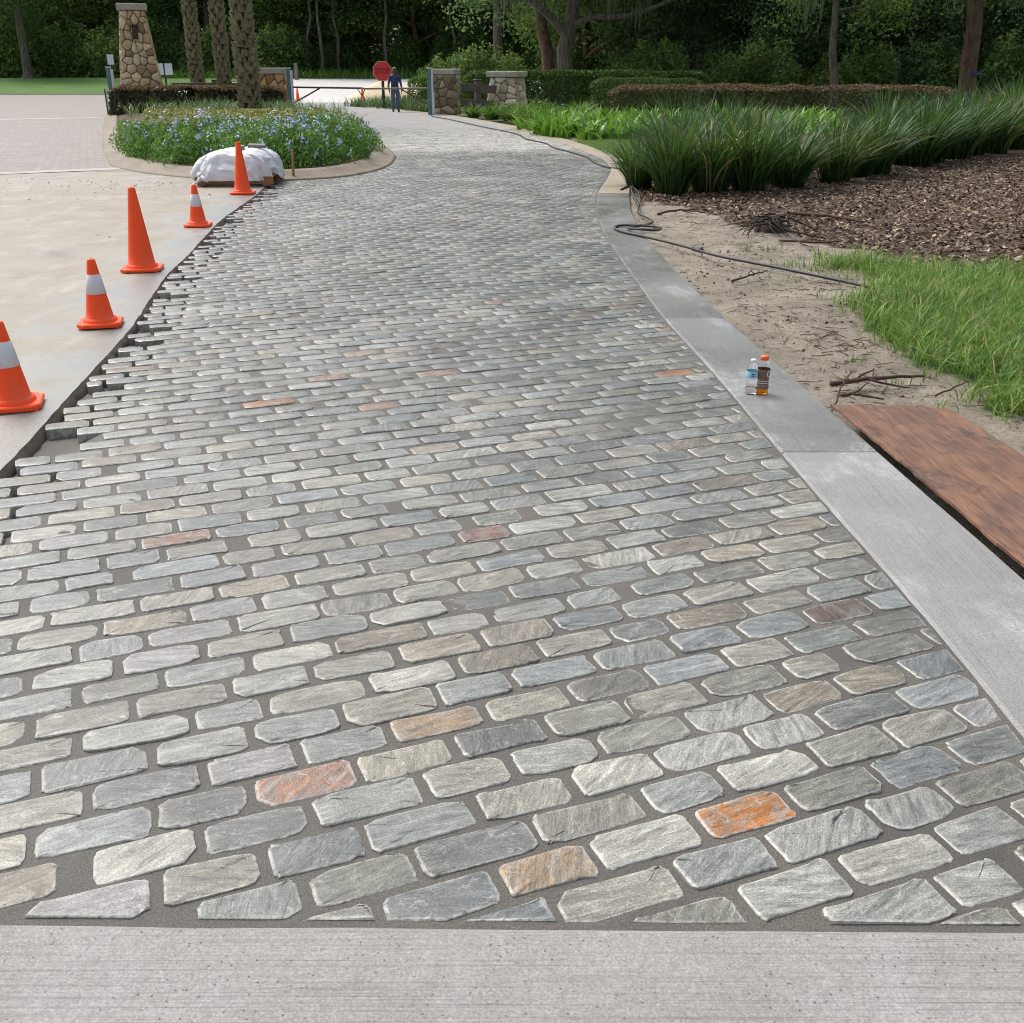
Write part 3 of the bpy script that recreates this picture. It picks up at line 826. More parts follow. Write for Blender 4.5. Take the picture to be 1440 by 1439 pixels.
# ================================================================== OBJECTS
# ---- traffic cones
def make_cone(h, r0, r1, base, striped):
    root = empty('traffic_cone')
    m = MB(); m.box((0, 0, .016), (base, base, .032), bev=.012)
    ch = base * .16; V = []
    hb = base / 2
    octo = [(-hb + ch, -hb), (hb - ch, -hb), (hb, -hb + ch), (hb, hb - ch), (hb - ch, hb), (-hb + ch, hb), (-hb, hb - ch), (-hb, -hb + ch)]
    m = MB(); V = []
    for z, q in ((.004, .98), (.012, 1.), (.026, 1.), (.032, .96)): V += [(x * q, y * q, z) for x, y in octo]
    F = [tuple(range(7, -1, -1)), tuple(range(24, 32))] + [(k * 8 + i, k * 8 + (i + 1) % 8, k * 8 + 8 + (i + 1) % 8, k * 8 + 8 + i) for k in range(3) for i in range(8)]
    m.add(V, F)
    for sx in (-1, 1):
        for sy_ in (-1, 1): m.box((sx * hb * .75, sy_ * hb * .75, .005), (.04, .04, .01))
    m.build('base', M['cone'], root)
    R = lambda z: r0 + (r1 - r0) * (z - .03) / (h - .03)
    m = MB()
    prof = [(r0 + .018, .030), (r0 + .016, .044), (r0 + .004, .055)] + [(R(z), z) for z in np.linspace(.06, h - .012, 9)] + [(r1 * .97, h - .004), (r1 * .8, h), (r1 * .6, h), (r1 * .55, h - .06)]
    m.lathe(prof, 28, cap=False)
    bd = m.build('body', M['cone'], root, True)
    if striped:
        m = MB(); z0, z1 = h * .49, h * .775
        m.lathe([(R(z0) + .0005, z0 - .001), (R(z0) + .0025, z0), (R((z0 + z1) / 2) + .0032, (z0 + z1) / 2), (R(z1) + .0025, z1), (R(z1) + .0005, z1 + .001)], 28, cap=False)
        m.build('reflective_collar', M['collar'], bd, True)
    return root
small = make_cone(.457, .098, .026, .29, True)
tall = make_cone(.711, .120, .030, .345, False)
cones = [(small, -2.66, 5.25, 18, 'nearest orange cone with white collar, cut by the left picture edge'),
         (small, -2.9, 7.16, 14, 'short orange cone with white collar, between the nearest cone and the tall plain cone'),
         (tall, -3.325, 9.33, 10, 'tall plain orange cone on the bare slab, nearer of the two plain ones'),
         (small, -3.617, 12.15, 4, 'short orange cone with white collar, farthest of the striped ones'),
         (tall, -3.923, 15.55, 3, 'tall plain orange cone in front of the white wrapped pallet')]
for i, (src, x, y, a, lab) in enumerate(cones):
    o = src if i in (0, 2) else copy_tree(src)
    o.location = (x, y, .003); o.rotation_euler = (0, 0, math.radians(a))
    tag(o, lab, 'traffic cone', 'orange cones along the slab edge')
fc = copy_tree(tall); fc.location = (-9.0, 66.5, .0); tag(fc, 'small distant orange cone before the sand pile', 'traffic cone')
fc = copy_tree(tall); fc.location = (-13.0, 67, .0); tag(fc, 'small distant orange cone left of the gate brace', 'traffic cone')

# ---- pallet wrapped in white plastic
M['wood_pallet'] = plain('pallet_wood', lin(150, 112, 78), .8, .35, 9, .004)
pal = empty('pallet', (-4.32, 17.05, .012), math.radians(2))
for k in range(6):
    MB().box((-.52 + k * .208, 0, .125), (.14, 1.0, .022), bev=.003).build('board', M['wood_pallet'], pal)
for yk in (-.46, 0, .46):
    MB().box((0, yk, .066), (1.2, .05, .094), bev=.004).build('stringer', M['wood_pallet'], pal)
for k in range(3):
    MB().box((-.5 + k * .5, 0, .0095), (.12, 1.0, .018), bev=.003).build('bottom_board', M['wood_pallet'], pal)
tag(pal, 'wooden pallet under the white plastic bundle', 'pallet')
t = NT('white_plastic'); p = t.objco()
nz = t.noise(t.scale(p, (3, 3, 6)), 1.5, 5, .6, 1.2)
b1 = t.n('BsdfPrincipled', {'Base Color': t.mix(nz, (.74, .75, .77, 1), (.86, .87, .89, 1)), 'Roughness': .32, 'Normal': t.bump(nz, .5, .03)})
b2 = t.n('BsdfTranslucent', {'Color': (.8, .82, .85, 1)})
mx = t.n('MixShader', {0: .18, 1: b1.outputs[0], 2: b2.outputs[0]}); t.t.links.new(mx.outputs[0], t.out.inputs[0])
M['plastic'] = t.done()
bund = empty('wrapped_bundle', (-4.32, 17.05, .148), math.radians(2))
nu, nv = 150, 40; rg = RS(4)
U = np.linspace(0, 2 * np.pi, nu, endpoint=False); T = np.linspace(0, 1, nv)
c, s = np.cos(U), np.sin(U)
e = 3.4
fx = np.sign(c) * np.abs(c) ** (2 / e) * .66; fy = np.sign(s) * np.abs(s) ** (2 / e) * .53
Vv = []
lift = .10 * np.exp(-((U - 5.75) / .22) ** 2)                     # lifted hem at the front right corner
lobes = 1 - .10 * np.exp(-((np.mod(U - 3.9 + np.pi, 2 * np.pi) - np.pi) / .12) ** 2)
for tt in T:
    a = tt * np.pi / 2
    prof_r = np.cos(a) ** .50 if tt < 1 else 0
    prof_z = np.sin(a) ** .85
    fold = (fbm(U * 4.2 + tt * 1.7, tt * 2.0 + 3, 5, 4) - .5) * .26 * (1 - tt) ** .4 + (np.abs(fbm(U * 5 + tt * 4, tt * 3, 8, 3) - .5)) * -.36 * (1 - .4 * tt) + .05
    rr_ = prof_r * (1 + fold + .03 * (1 - tt)) * lobes
    z = -.06 * (1 - tt) ** 2 + .40 * prof_z + lift * (1 - tt) ** 2 + .03 * (fbm(U * 2, tt * 4, 11) - .5) * (tt > .2)
    x_, y_ = fx * rr_, fy * rr_
    z = z * (1 + .10 * (vnoise(x_ * 3 + 5, y_ * 3 + 2, 9) - .5)) - .22 * np.clip(-x_ - .12, 0, 1) * tt - .05 * np.abs(fbm(x_ * 5, y_ * 5, 14, 3) - .5) * tt
    Vv.append(np.column_stack([x_, y_, z]))
Vv = np.concatenate(Vv); i = np.arange(nu * nv).reshape(nv, nu); j = np.roll(i, -1, 1)
F = np.stack([i[:-1], j[:-1], j[1:], i[1:]], -1).reshape(-1, 4)
obj('plastic_sheet', make_mesh('plastic_sheet', Vv, F, None, True), M['plastic'], bund)
m = MB()                                                          # knotted corner and its tail
m.tube([(-.50, -.52, .02), (-.49, -.57, .03), (-.46, -.60, .01)], [.05, .035, .04], 8)
m.tube([(-.46, -.60, .01), (-.41, -.63, -.03), (-.36, -.65, -.06)], [.035, .03, .012], 7)
m.tube([(-.47, -.60, .0), (-.52, -.62, -.06), (-.58, -.61, -.10), (-.63, -.58, -.12)], [.03, .02, .018, .01], 7)
m.build('knot', M['plastic'], bund, True)
tag(bund, 'load on the pallet wrapped in crumpled white plastic sheet', 'bundle')
# a few stones of the load showing under the lifted hem
M['tile'] = plain('grey_tile', lin(128, 126, 118), .8, .2, 12, .003)
for k, (dx, dy, w_, d_, rz, lab) in enumerate([(.34, -.12, .27, .11, 4, 'long flat grey paving stone lying on the white bundle'), (.10, -.22, .14, .11, 12, 'short flat grey paving stone on the white bundle, left of the long one')]):
    o = obj('paving_stone', MB().box((0, 0, 0), (w_, d_, .05), bev=.008).mesh('paving_stone'), M['tile'], None, loc=(-4.32 + dx, 17.05 + dy, .572 - .012 * k), rot=(.14, .02, math.radians(rz)))
    tag(o, lab, 'paving stone')
o = MB().bar((-3.62, 17.75, .0), (-3.60, 17.78, .46), .035, .035, .003).build('wooden_stake', M['wood_pallet'])
tag(o, 'thin wooden stake standing right of the white bundle', 'stake')

# ---- bottles on the kerb
t = NT('clear_plastic'); t.pbr((.95, .97, 1, 1), .06, None, **{'Transmission Weight': 1.0, 'IOR': 1.08}); M['pet'] = t.done()
t = NT('orange_drink'); t.pbr((.95, .38, .04, 1), .1, None, **{'Transmission Weight': .7, 'IOR': 1.15}); M['drink'] = t.done()
t = NT('pink_water'); t.pbr((.93, .80, .76, 1), .05, None, **{'Transmission Weight': .9, 'IOR': 1.12}); M['water'] = t.done()
M['cap_white'] = plain('cap_white', (.85, .85, .85, 1), .4, .03)
M['cap_orange'] = plain('cap_orange', (.9, .14, .03, 1), .4, .05)
M['label_blue'] = plain('label_pale_blue', lin(150, 200, 222), .4, .15, 60)
M['label_dark'] = plain('label_dark', lin(118, 88, 70), .4, .3, 40)
M['white'] = plain('print_white', (.8, .8, .8, 1), .5, .02)
M['ink'] = plain('print_ink', lin(40, 60, 96), .5, .05)
M['print_orange'] = plain('print_orange', lin(214, 110, 40), .5, .05)
b = empty('water_bottle', (1.322, 5.47, .006))
MB().lathe([(.006, .0), (.029, .0), (.0315, .006), (.031, .05), (.028, .075), (.0315, .095), (.0315, .13), (.029, .148), (.018, .172), (.012, .18), (.012, .186)], 24).build('body', M['pet'], b, True)
MB().lathe([(.005, .003), (.0285, .003), (.0295, .008), (.029, .035)], 24).build('water', M['water'], b, True)
MB().lathe([(.0318, .094), (.0322, .095), (.0322, .13), (.0318, .131)], 24, cap=False).build('label', M['label_blue'], b, True)
MB().lathe([(.0145, .181), (.0145, .194), (.012, .196)], 16).build('cap', M['cap_white'], b, True)
m = MB()
for zz in (.108, .118): m.box((-.004, -.0326, zz), (.016, .001, .006))
m.build('print', M['ink'], b)
tag(b, 'clear water bottle with pale blue label and white cap on the kerb', 'bottle')
b = empty('drink_bottle', (1.382, 5.47, .006))
MB().lathe([(.006, .0), (.031, .0), (.0345, .006), (.0345, .04), (.031, .065), (.0325, .10), (.0355, .125), (.0355, .155), (.033, .172), (.022, .186), (.019, .19), (.019, .196)], 24).build('body', M['pet'], b, True)
MB().lathe([(.005, .003), (.03, .003), (.0325, .008), (.0325, .04), (.029, .065), (.0305, .105)], 24).build('drink', M['drink'], b, True)
MB().lathe([(.0352, .034), (.0352, .042), (.0318, .066), (.0333, .10), (.0363, .125), (.0363, .142), (.0358, .143)], 24, cap=False).build('label', M['label_dark'], b, True)
MB().lathe([(.0225, .192), (.0225, .212), (.020, .215)], 20).build('cap', M['cap_orange'], b, True)
m = MB()
for zz, hh in ((.078, .003), (.066, .003), (.05, .003)):
    m.lathe([(.0365 if zz > .09 else .0338, zz), (.0365 if zz > .09 else .0338, zz + hh)], 24, cap=False)
lb = [q for q in b.children if q.name.startswith('label')][0]
m.build('print_stripe', M['white'], lb)
def text_mesh(body, size, extrude):
    cu = bpy.data.curves.new('lettering', 'FONT'); cu.body = body; cu.size = size; cu.extrude = extrude; cu.align_x = 'CENTER'; cu.align_y = 'CENTER'
    o = bpy.data.objects.new('lettering', cu); COL.objects.link(o)
    dg = bpy.context.evaluated_depsgraph_get()
    me = bpy.data.meshes.new_from_object(o.evaluated_get(dg)); bpy.data.objects.remove(o, do_unlink=True); bpy.data.curves.remove(cu)
    return me
gm = text_mesh('G', .052, .0006)
for v in gm.vertices:                                            # bend the letter round the bottle
    a = v.co.x / .0368 - math.pi / 2 + .75; rr0 = .0368 + v.co.z
    v.co = (rr0 * math.cos(a), rr0 * math.sin(a), .117 + v.co.y)
obj('lettering', gm, M['white'], lb)
tag(b, 'orange sports drink bottle with dark label and orange cap on the kerb', 'bottle')

# ---- plywood sheet at the right edge
t = NT('old_plywood'); p = t.objco()
gr = t.noise(t.scale(p, (36, 1.6, 10)), 1., 7, .65, .8)
bl = t.noise(p, 2.6, 5, .6)
c = t.mix(t.mapr(gr, .3, .7), lin(98, 68, 52), lin(140, 102, 77))
c = t.mix(t.mapr(bl, .45, .65, 0, .75), c, lin(80, 58, 50))
c = t.mix(1., c, t.ramp(t.noise(t.scale(p, (260, 9, 10)), 1., 3, .7), [(.36, .5), (.5, 1.), (.62, 1.35)]), 'MULTIPLY')
c = t.mix(t.mapr(t.noise(t.scale(p, (3, 2, 1)), 2.2, 6, .7, .5), .54, .62, 0, .7), c, lin(66, 52, 46))
c = t.mix(t.mapr(t.noise(p, 3.7, 6, .7), .58, .7, 0, .5), c, lin(164, 130, 104))
wt = t.mapr(t.noise(p, 1.6, 4, .6), .48, .62)
t.pbr(c, t.mapr(wt, 0, 1, .75, .25), t.bump(gr, .6, .004)); M['ply'] = t.done()
nx, ny = 20, 60; V = []; th = .012; rg = RS(2)
for k in range(2):
    for jy in range(ny + 1):
        for ix in range(nx + 1):
            x = -.31 + .62 * ix / nx; y = -1.22 + 2.44 * jy / ny
            yj = y + (.03 * (float(vnoise(ix * .5, 3., 6)) - .5) if jy == ny else 0) - (.05 * smooth(.12, .31, x) if jy == ny else 0)
            xj = x + (.012 * (float(vnoise(jy * .6, 8., 6)) - .5) if ix in (0, nx) else 0)
            z = .02 * math.sin(y * 1.6 + .6) * .5 - .02 * (x / .31) * .5 + (th if k else 0)
            V.append((xj, yj, z))
W = nx + 1; Np = W * (ny + 1); F = []
for jy in range(ny):
    for ix in range(nx):
        a = jy * W + ix
        F += [(Np + a, Np + a + 1, Np + a + W + 1, Np + a + W), (a, a + W, a + W + 1, a + 1)]
for ix in range(nx):
    for a, bq in ((ix, ix + 1), (ny * W + ix + 1, ny * W + ix)): F.append((a, bq, Np + bq, Np + a))
for jy in range(ny):
    for a, bq in (((jy + 1) * W, jy * W), (jy * W + nx, (jy + 1) * W + nx)): F.append((a, bq, Np + bq, Np + a))
o = obj('plywood_sheet', make_mesh('plywood_sheet', V, F), M['ply'], None, loc=(2.09, 3.99, .004), rot=(0, 0, math.radians(4.6)))
tag(o, 'weathered brown plywood sheet lying beside the kerb', 'plywood')

# ---- hose, cable
M['rubber'] = plain('black_rubber', lin(46, 42, 40), .5, .2, 20)
def spline(pts, n):
    P = np.array(pts, float); k = len(P); out = []
    for i in range(k - 1):
        p0, p1, p2, p3 = P[max(i - 1, 0)], P[i], P[i + 1], P[min(i + 2, k - 1)]
        for q in np.linspace(0, 1, n, endpoint=False):
            out.append(.5 * ((2 * p1) + (-p0 + p2) * q + (2 * p0 - 5 * p1 + 4 * p2 - p3) * q * q + (-p0 + 3 * p1 - 3 * p2 + p3) * q ** 3))
    out.append(P[-1]); return out
zh = .022
hose = [(2.98, 8.45, .0), (2.846, 8.585, zh), (2.412, 9.242, .03), (1.966, 9.918, .03), (1.725, 10.555, .025), (1.426, 11.2, zh), (1.25, 11.5, .022), (1.158, 11.807, .022), (1.22, 12.05, .022), (1.45, 12.02, .028), (1.66, 11.85, .03),
        (1.60, 11.62, .03), (1.42, 11.55, .05), (1.30, 11.75, .035), (1.38, 11.93, .03), (1.56, 12.1, .03), (1.66, 12.5, .02), (1.58, 13.2, .02), (1.66, 13.9, .02)]
m = MB(); m.tube(spline(hose, 7), .014, 7)
m.tube([(1.80, 10.38, .027), (1.86, 10.22, .029)], .024, 8)
o = m.build('garden_hose', M['rubber'], None, True); tag(o, 'black hose looped on the kerb and trailing across the sand', 'hose')
cab = [(-3.4, 46.3, .03), (-3.1, 42.6, .03), (-2.3, 39.8, .03), (-.95, 34.5, .03), (.1, 30.6, .03), (.37, 28.3, .02), (.82, 26.6, .018), (.95, 25.2, .018), (1.25, 23.8, .018), (1.55, 22.2, .018), (1.60, 20.9, .018), (1.75, 19.9, .018), (2.1, 18.9, .03), (2.0, 17.4, .03), (1.86, 16.4, .03), (1.75, 15.6, .03), (1.70, 14.6, .02), (1.66, 13.9, .02)]
m = MB(); m.tube(spline(cab, 8), .017, 6)
m.tube(spline([(1.95, 20.6, .02), (2.12, 20.9, .02), (2.2, 20.6, .02), (2.05, 20.4, .02), (1.95, 20.6, .02)], 5), .014, 6)
m.tube(spline([(1.62, 15.9, .02), (1.80, 16.3, .03), (1.83, 15.5, .03), (1.74, 14.4, .02)], 5), .014, 6)
o = m.build('power_cable', M['rubber'], None, True); tag(o, 'long black cable running along the old kerb towards the gate', 'cable')

# ---- sticks, roots, litter
def stick(pts, r, seed, name='stick', lab=None, forks=3):
    g = RS(seed); m = MB(); P = spline(pts, 5); P = [p + g.normal(size=3) * [.008, .008, .003] for p in P]
    k = len(P); m.tube(P, [r * (1 - .6 * i / k) for i in range(k)], 6)
    for f in range(forks):
        i0 = g.randint(2, k - 2); d = (P[i0 + 1] - P[i0]); d = d / (np.linalg.norm(d) + 1e-6); q = np.array([-d[1], d[0], .2]) * g.choice([-1, 1])
        m.tube([P[i0], P[i0] + (d + q) * .05, P[i0] + (d * 1.6 + q) * (.08 + .06 * g.rand())], [r * .6, r * .45, r * .2], 5)
    o = m.build(name, M['pine_straw'], None, True); return tag(o, lab, 'stick')
stick([(1.80, 5.62, .02), (2.1, 5.70, .03), (2.40, 5.78, .02)], .016, 1, lab='thick dark stick lying just beyond the plywood end')
stick([(1.81, 5.42, .02), (1.9, 5.38, .025), (2.02, 5.33, .02)], .010, 2, lab='short dark stick against the plywood end', forks=1)
stick([(1.72, 5.23, -.02), (1.80, 5.42, .07), (1.90, 5.62, .05)], .006, 3, lab='thin upright twig at the kerb edge by the plywood', forks=2)
stick([(1.80, 13.1, .02), (2.1, 13.25, .05), (2.4, 13.15, .03)], .016, 4, lab='dark stick near the bend of the kerb below the tall grass')
stick([(3.45, 13.1, .03), (3.8, 12.7, .05), (4.1, 12.3, .03)], .025, 5, lab='thick branch lying on the bark mulch', forks=1)
stick([(2.8, 10.95, .02), (3.1, 10.75, .03), (3.42, 10.85, .03)], .014, 6, lab='dark curved stick between the root clump and the grass')
stick([(1.85, 8.75, .01), (2.05, 8.9, .03), (2.28, 9.2, .02)], .011, 7, lab='forked twig on the sand below the hose')
stick([(2.33, 5.42, .01), (2.48, 5.52, .03), (2.64, 5.70, .02)], .006, 8, lab='thin curved twig right of the plywood corner', forks=1)
g = RS(9); m = MB()
for k in range(46):
    a = g.rand() * 2 * math.pi; L_ = .15 + .55 * g.rand() ** 2; h0 = .05 + .13 * g.rand()
    P = [(.10 * g.normal(), .09 * g.normal(), h0), (math.cos(a) * L_ * .5, math.sin(a) * L_ * .6, h0 * (.5 + .6 * g.rand())), (math.cos(a + .4) * L_, math.sin(a + .4) * L_ * 1.1, .0)]
    r = .005 + .009 * g.rand(); m.tube(spline(P, 3), [r, r, r * .9, r * .8, r * .7, r * .5, r * .3][:7], 5)
m.lathe([(.22, -.05), (.17, .03), (.10, .10), (.03, .13)], 12)
o = m.build('root_clump', plain('root_dark', lin(48, 38, 32), .95, .3, 14), None, True); o.location = (2.85, 11.6, .02)
tag(o, 'dark uprooted clump of roots on the sandy verge', 'roots')
# fine litter
g = RS(12); n = 620
xs = 1.6 + 2.4 * g.rand(n) ** .8; ys = 4.8 + 9 * g.rand(n); xs = xs + (np.interp(ys, _ys, _out) - 1.55)
cl = g.rand(n) < .5
ctr = np.array([(2.15, 6.75), (1.95, 5.7), (2.5, 8.8), (2.5, 11.0), (2.3, 12.6), (2.1, 6.0), (2.3, 6.7), (1.9, 7.6)])[g.randint(0, 8, n)]
xs = np.where(cl, ctr[:, 0] + g.normal(size=n) * .22, xs); ys = np.where(cl, ctr[:, 1] + g.normal(size=n) * .3, ys)
ok = (xs > np.interp(ys, _ys, _out) + .06) & ~in_poly(xs, ys, GRASS) & ~((xs < 2.45) & (ys < 5.3)); xs, ys = xs[ok], ys[ok]; n = len(xs)
a = g.normal(size=n) * 1.1; L_ = .012 + .07 * g.rand(n) ** 2.5; V = []; 
zb = verge_z(xs[None], ys[None])[0] + .004
d = np.stack([np.cos(a) * L_, np.sin(a) * L_, g.normal(size=n) * .006], 1); s_ = np.stack([-np.sin(a), np.cos(a), 0 * a], 1) * (.0015 + .003 * g.rand(n))[:, None]
P = np.stack([xs, ys, zb], 1); up = np.array([0, 0, .004])
V = np.stack([P - d - s_, P + d - s_ * .6, P + d + s_ * .6, P - d + s_, P - d + up, P + d + up], 1).reshape(-1, 3)
b6 = np.arange(n)[:, None] * 6
F = np.concatenate([b6 + np.array([[0, 1, 5, 4]]), b6 + np.array([[2, 3, 4, 5]])])
o = obj('twig_litter', make_mesh('twig_litter', V, F), M['pine_straw']); tag(o, 'small twigs and pine straw scattered on the sand', 'litter', kind='stuff')
# bark crumbs and dead leaf bits strewn over the sand
g = RS(71); n = 3800
ys = 4.6 + 10.5 * g.rand(n); xs = np.interp(ys, _ys, _out) + .05 + 1.9 * g.rand(n) ** 1.1
dn = fbm(xs * 1.3, ys * 1.3, 77)
ok = (dn > .42 + .25 * g.rand(n) - .1) & ~in_poly(xs, ys, GRASS) & ~((xs < 2.5) & (ys < 5.35)); xs, ys = xs[ok], ys[ok]; n = len(xs)
P = np.stack([xs, ys, verge_z(xs[None], ys[None])[0] + .005], 1)
V, F, v = leaf_arrays(P, .012 + .04 * g.rand(n) ** 3, g, .5, np.tile([0, 0, 1.], (n, 1)), .5)
t = NT('crumb'); c = t.ramp(t.attr('v').outputs['Fac'], [(0, lin(52, 40, 32)), (.5, lin(92, 72, 56)), (.8, lin(150, 132, 108)), (1, lin(206, 192, 168))]); t.pbr(c, .9)
o = obj('bark_crumbs', make_mesh('bark_crumbs', V, F, {'v': v}), t.done()); tag(o, 'bark crumbs and dead leaf bits strewn over the sand', 'litter', kind='stuff')
# debris by the island kerb on the slab
g = RS(33); n = 300
xs = -5.9 + 1.1 * g.normal(size=n); ys = 17.1 + .75 * g.normal(size=n); k2 = g.rand(n) < .3
xs = np.where(k2, -9.5 + 5.5 * g.rand(n), xs); ys = np.where(k2, 8 + 10 * g.rand(n), ys)
ok = (ys < 16.9 + .3 * (-xs - 4.5)) & (xs < -4.95) | ((ys < 15.5) & (xs < -4.2)); xs, ys = xs[ok], ys[ok]; n = len(xs)
P = np.stack([xs, ys, np.full(n, .012)], 1)
V, F, v = leaf_arrays(P, .05, g, .35, np.tile([0, 0, 1.], (n, 1)), .25)
o = obj('leaf_litter', make_mesh('leaf_litter', V, F, {'v': v}), leaf_mat('dead_leaf', [(0, lin(70, 52, 40)), (1, lin(120, 92, 70))], .9, .0)); tag(o, 'dead leaves and dirt swept against the island kerb', 'litter', kind='stuff')
# bark mulch chips
g = RS(14); n = 52000
xs = 1.6 + 12.5 * g.rand(n) ** 1.15; ys = 8.6 + 14 * g.rand(n) ** 1.2
jx = xs + .45 * (fbm(xs * 2.5, ys * 2.5, 41) - .5); jy = ys + .6 * (fbm(xs * 2.5, ys * 2.5, 42) - .5)
ok = in_poly(jx, jy, MULCH) & ~in_poly(jx, jy, GRASS) & (xs > np.interp(ys, _ys, _out) + .1) & (xs < ys * .55 + 1.5); xs, ys = xs[ok], ys[ok]; n = len(xs)
P = np.stack([xs, ys, verge_z(xs[None], ys[None])[0] + .012], 1)
V, F, v = leaf_arrays(P, .08, g, .36, np.tile([0, 0, 1.2], (n, 1)), .5)
t = NT('bark_chip'); c = t.ramp(t.attr('v').outputs['Fac'], [(0, lin(66, 51, 41)), (.5, lin(108, 88, 70)), (.85, lin(146, 126, 105)), (1, lin(184, 168, 148))]); t.pbr(c, .9); M['chip'] = t.done()
o = obj('mulch_chips', make_mesh('mulch_chips', V, F, {'v': v}), M['chip']); tag(o, 'brown bark chips spread over the planting bed', 'mulch', kind='stuff')

# ---- stone piers
t = NT('pier_stone'); p = t.objco(); nn = t.noise(p, 9, 6, .65); c = t.mix(1., t.attr('Col').outputs['Color'], t.ramp(nn, [(.3, .68), (.7, 1.25)]), 'MULTIPLY')
t.pbr(c, .9, t.bump(nn, .7, .03)); M['pier_stone'] = t.done()
M['pier_core'] = plain('pier_mortar', lin(124, 108, 86), .95, .2, 12, .01)
M['cap_stone'] = plain('cap_stone', lin(168, 164, 146), .9, .3, 7, .02)
TAN = [lin(190, 168, 128), lin(168, 146, 108), lin(206, 188, 150), lin(150, 128, 96), lin(176, 150, 118), lin(186, 172, 142)]
ORA = [lin(186, 146, 92), lin(168, 120, 74), lin(204, 172, 122), lin(150, 108, 70)]
GRY = [lin(150, 134, 106), lin(132, 116, 90), lin(168, 152, 124), lin(118, 102, 80)]
PAL_ = [lin(206, 194, 168), lin(188, 172, 142), lin(216, 206, 184), lin(172, 156, 130)]
def pier(loc, rz, wb, wt_, h, capw, caph, cell, pal_, seed, label, name='stone_pier', lantern=False):
    g = RS(seed); root = empty(name, loc, rz)
    MB().box((0, 0, h / 2), (wb - .04, wb - .04, h), taper=wt_ / wb).build('core', M['pier_core'], root)
    m = MB(); V = []; q = capw / 2
    pr_ = [(h + .0, .94), (h + .02, 1.), (h + caph - .03, 1.), (h + caph, .95)]
    k = 20; 
    for z, f in pr_:
        for j in range(k):
            a = j / k * 4; sd = int(a); u_ = (a - sd) * 2 - 1
            x, y = [(u_, -1), (1, u_), (-u_, 1), (-1, -u_)][sd]
            w_ = f * (1 + .03 * (float(vnoise(j * 1.3, z * 9, seed)) - .5)); V.append((x * q * w_, y * q * w_, z + .015 * (float(vnoise(j * .9, z * 5, seed + 3)) - .5)))
    F = [tuple(range(k - 1, -1, -1)), tuple(range(3 * k, 4 * k))] + [(r * k + j, r * k + (j + 1) % k, r * k + k + (j + 1) % k, r * k + k + j) for r in range(3) for j in range(k)]
    MB().add(V, F).build('cap', M['cap_stone'], root)
    for f in range(4):
        wm = (wb + wt_) / 2
        pts = []
        ny_ = max(2, int(h / cell)); nx_ = max(2, int(wm / (cell * 1.15)))
        for a in range(ny_):
            for b in range(nx_):
                pts.append(((b + .5 + (a % 2) * .35 - .17 + .95 * (g.rand() - .5)) / nx_ * wm - wm / 2, (a + .5 + .95 * (g.rand() - .5)) / ny_ * h))
        for a, (px_, pz_) in enumerate(pts):
            P = [(-wm / 2, 0.01), (wm / 2, .01), (wm / 2, h - .005), (-wm / 2, h - .005)]
            for b, (qx, qz) in enumerate(pts):
                if b == a: continue
                dx, dz = qx - px_, qz - pz_; L_ = math.hypot(dx, dz)
                if L_ > cell * 4: continue
                nx2, nz2 = dx / L_, dz / L_
                P = clip_poly(P, (nx2, nz2), nx2 * (px_ + qx) / 2 + nz2 * (pz_ + qz) / 2 - cell * .04)
                if len(P) < 3: break
            if len(P) < 3: continue
            P = np.array(P); cen = P.mean(0)
            Q = []                                                       # cut the corners so the outline is rounded
            for j in range(len(P)):
                p0, p1, p2 = P[j - 1], P[j], P[(j + 1) % len(P)]
                Q += [p1 + (p0 - p1) * .17, p1 + (p2 - p1) * .17]
            Q = np.array(Q); k = len(Q)
            pro = .035 + .03 * g.rand()
            rings = [(Q, -.03), (cen + (Q - cen) * .97, pro * .65), (cen + (Q - cen) * .84, pro)]
            V = []; 
            for R_, o_ in rings:
                for s2, z2 in R_:
                    hw = (wb + (wt_ - wb) * z2 / h) / 2
                    V.append((s2 / (wm / 2) * hw, -(hw + o_), z2))
            s2, z2 = cen; hw = (wb + (wt_ - wb) * z2 / h) / 2; V.append((s2 / (wm / 2) * hw, -(hw + pro * 1.15), z2))
            F = [(r * k + j, r * k + (j + 1) % k, r * k + k + (j + 1) % k, r * k + k + j) for r in range(2) for j in range(k)] + [(2 * k + j, 2 * k + (j + 1) % k, 3 * k) for j in range(k)]
            ca, sa = math.cos(f * math.pi / 2), math.sin(f * math.pi / 2)
            V = [(x * ca - y * sa, x * sa + y * ca, z) for x, y, z in V]
            colr_ = np.array(pal_[g.randint(len(pal_))]) * (1 + .12 * g.normal()); colr_[3] = 1
            me = make_mesh('stone', V, F, {'Col': np.tile(colr_, (len(V), 1))}, True)
            obj('stone', me, M['pier_stone'], root)
    if lantern:
        m = MB(); hw = (wb + (wt_ - wb) * .80) / 2
        m.box((0, -hw - .10, h * .80), (.20, .14, .42), bev=.02); m.box((0, -hw - .10, h * .80 + .23), (.27, .2, .05), bev=.02); m.box((0, -hw - .10, h * .80 - .23), (.22, .16, .04), bev=.01)
        m.build('lantern', plain('rusty_iron', lin(74, 48, 38), .8, .4, 15), root)
    tag(root, label, 'stone pier'); return root
pier((-14.75, 44.2, -.02), math.radians(18), 1.75, .86, 3.8, 1.12, .24, .265, TAN, 3, 'tall tapering fieldstone pillar with flat cap beside the left hedge', lantern=True)
pier((-10.03, 46.6, -.02), math.radians(6), 1.05, .95, 1.54, 1.14, .24, .27, ORA, 4, 'low pier of orange brown stones beside the left gate post')
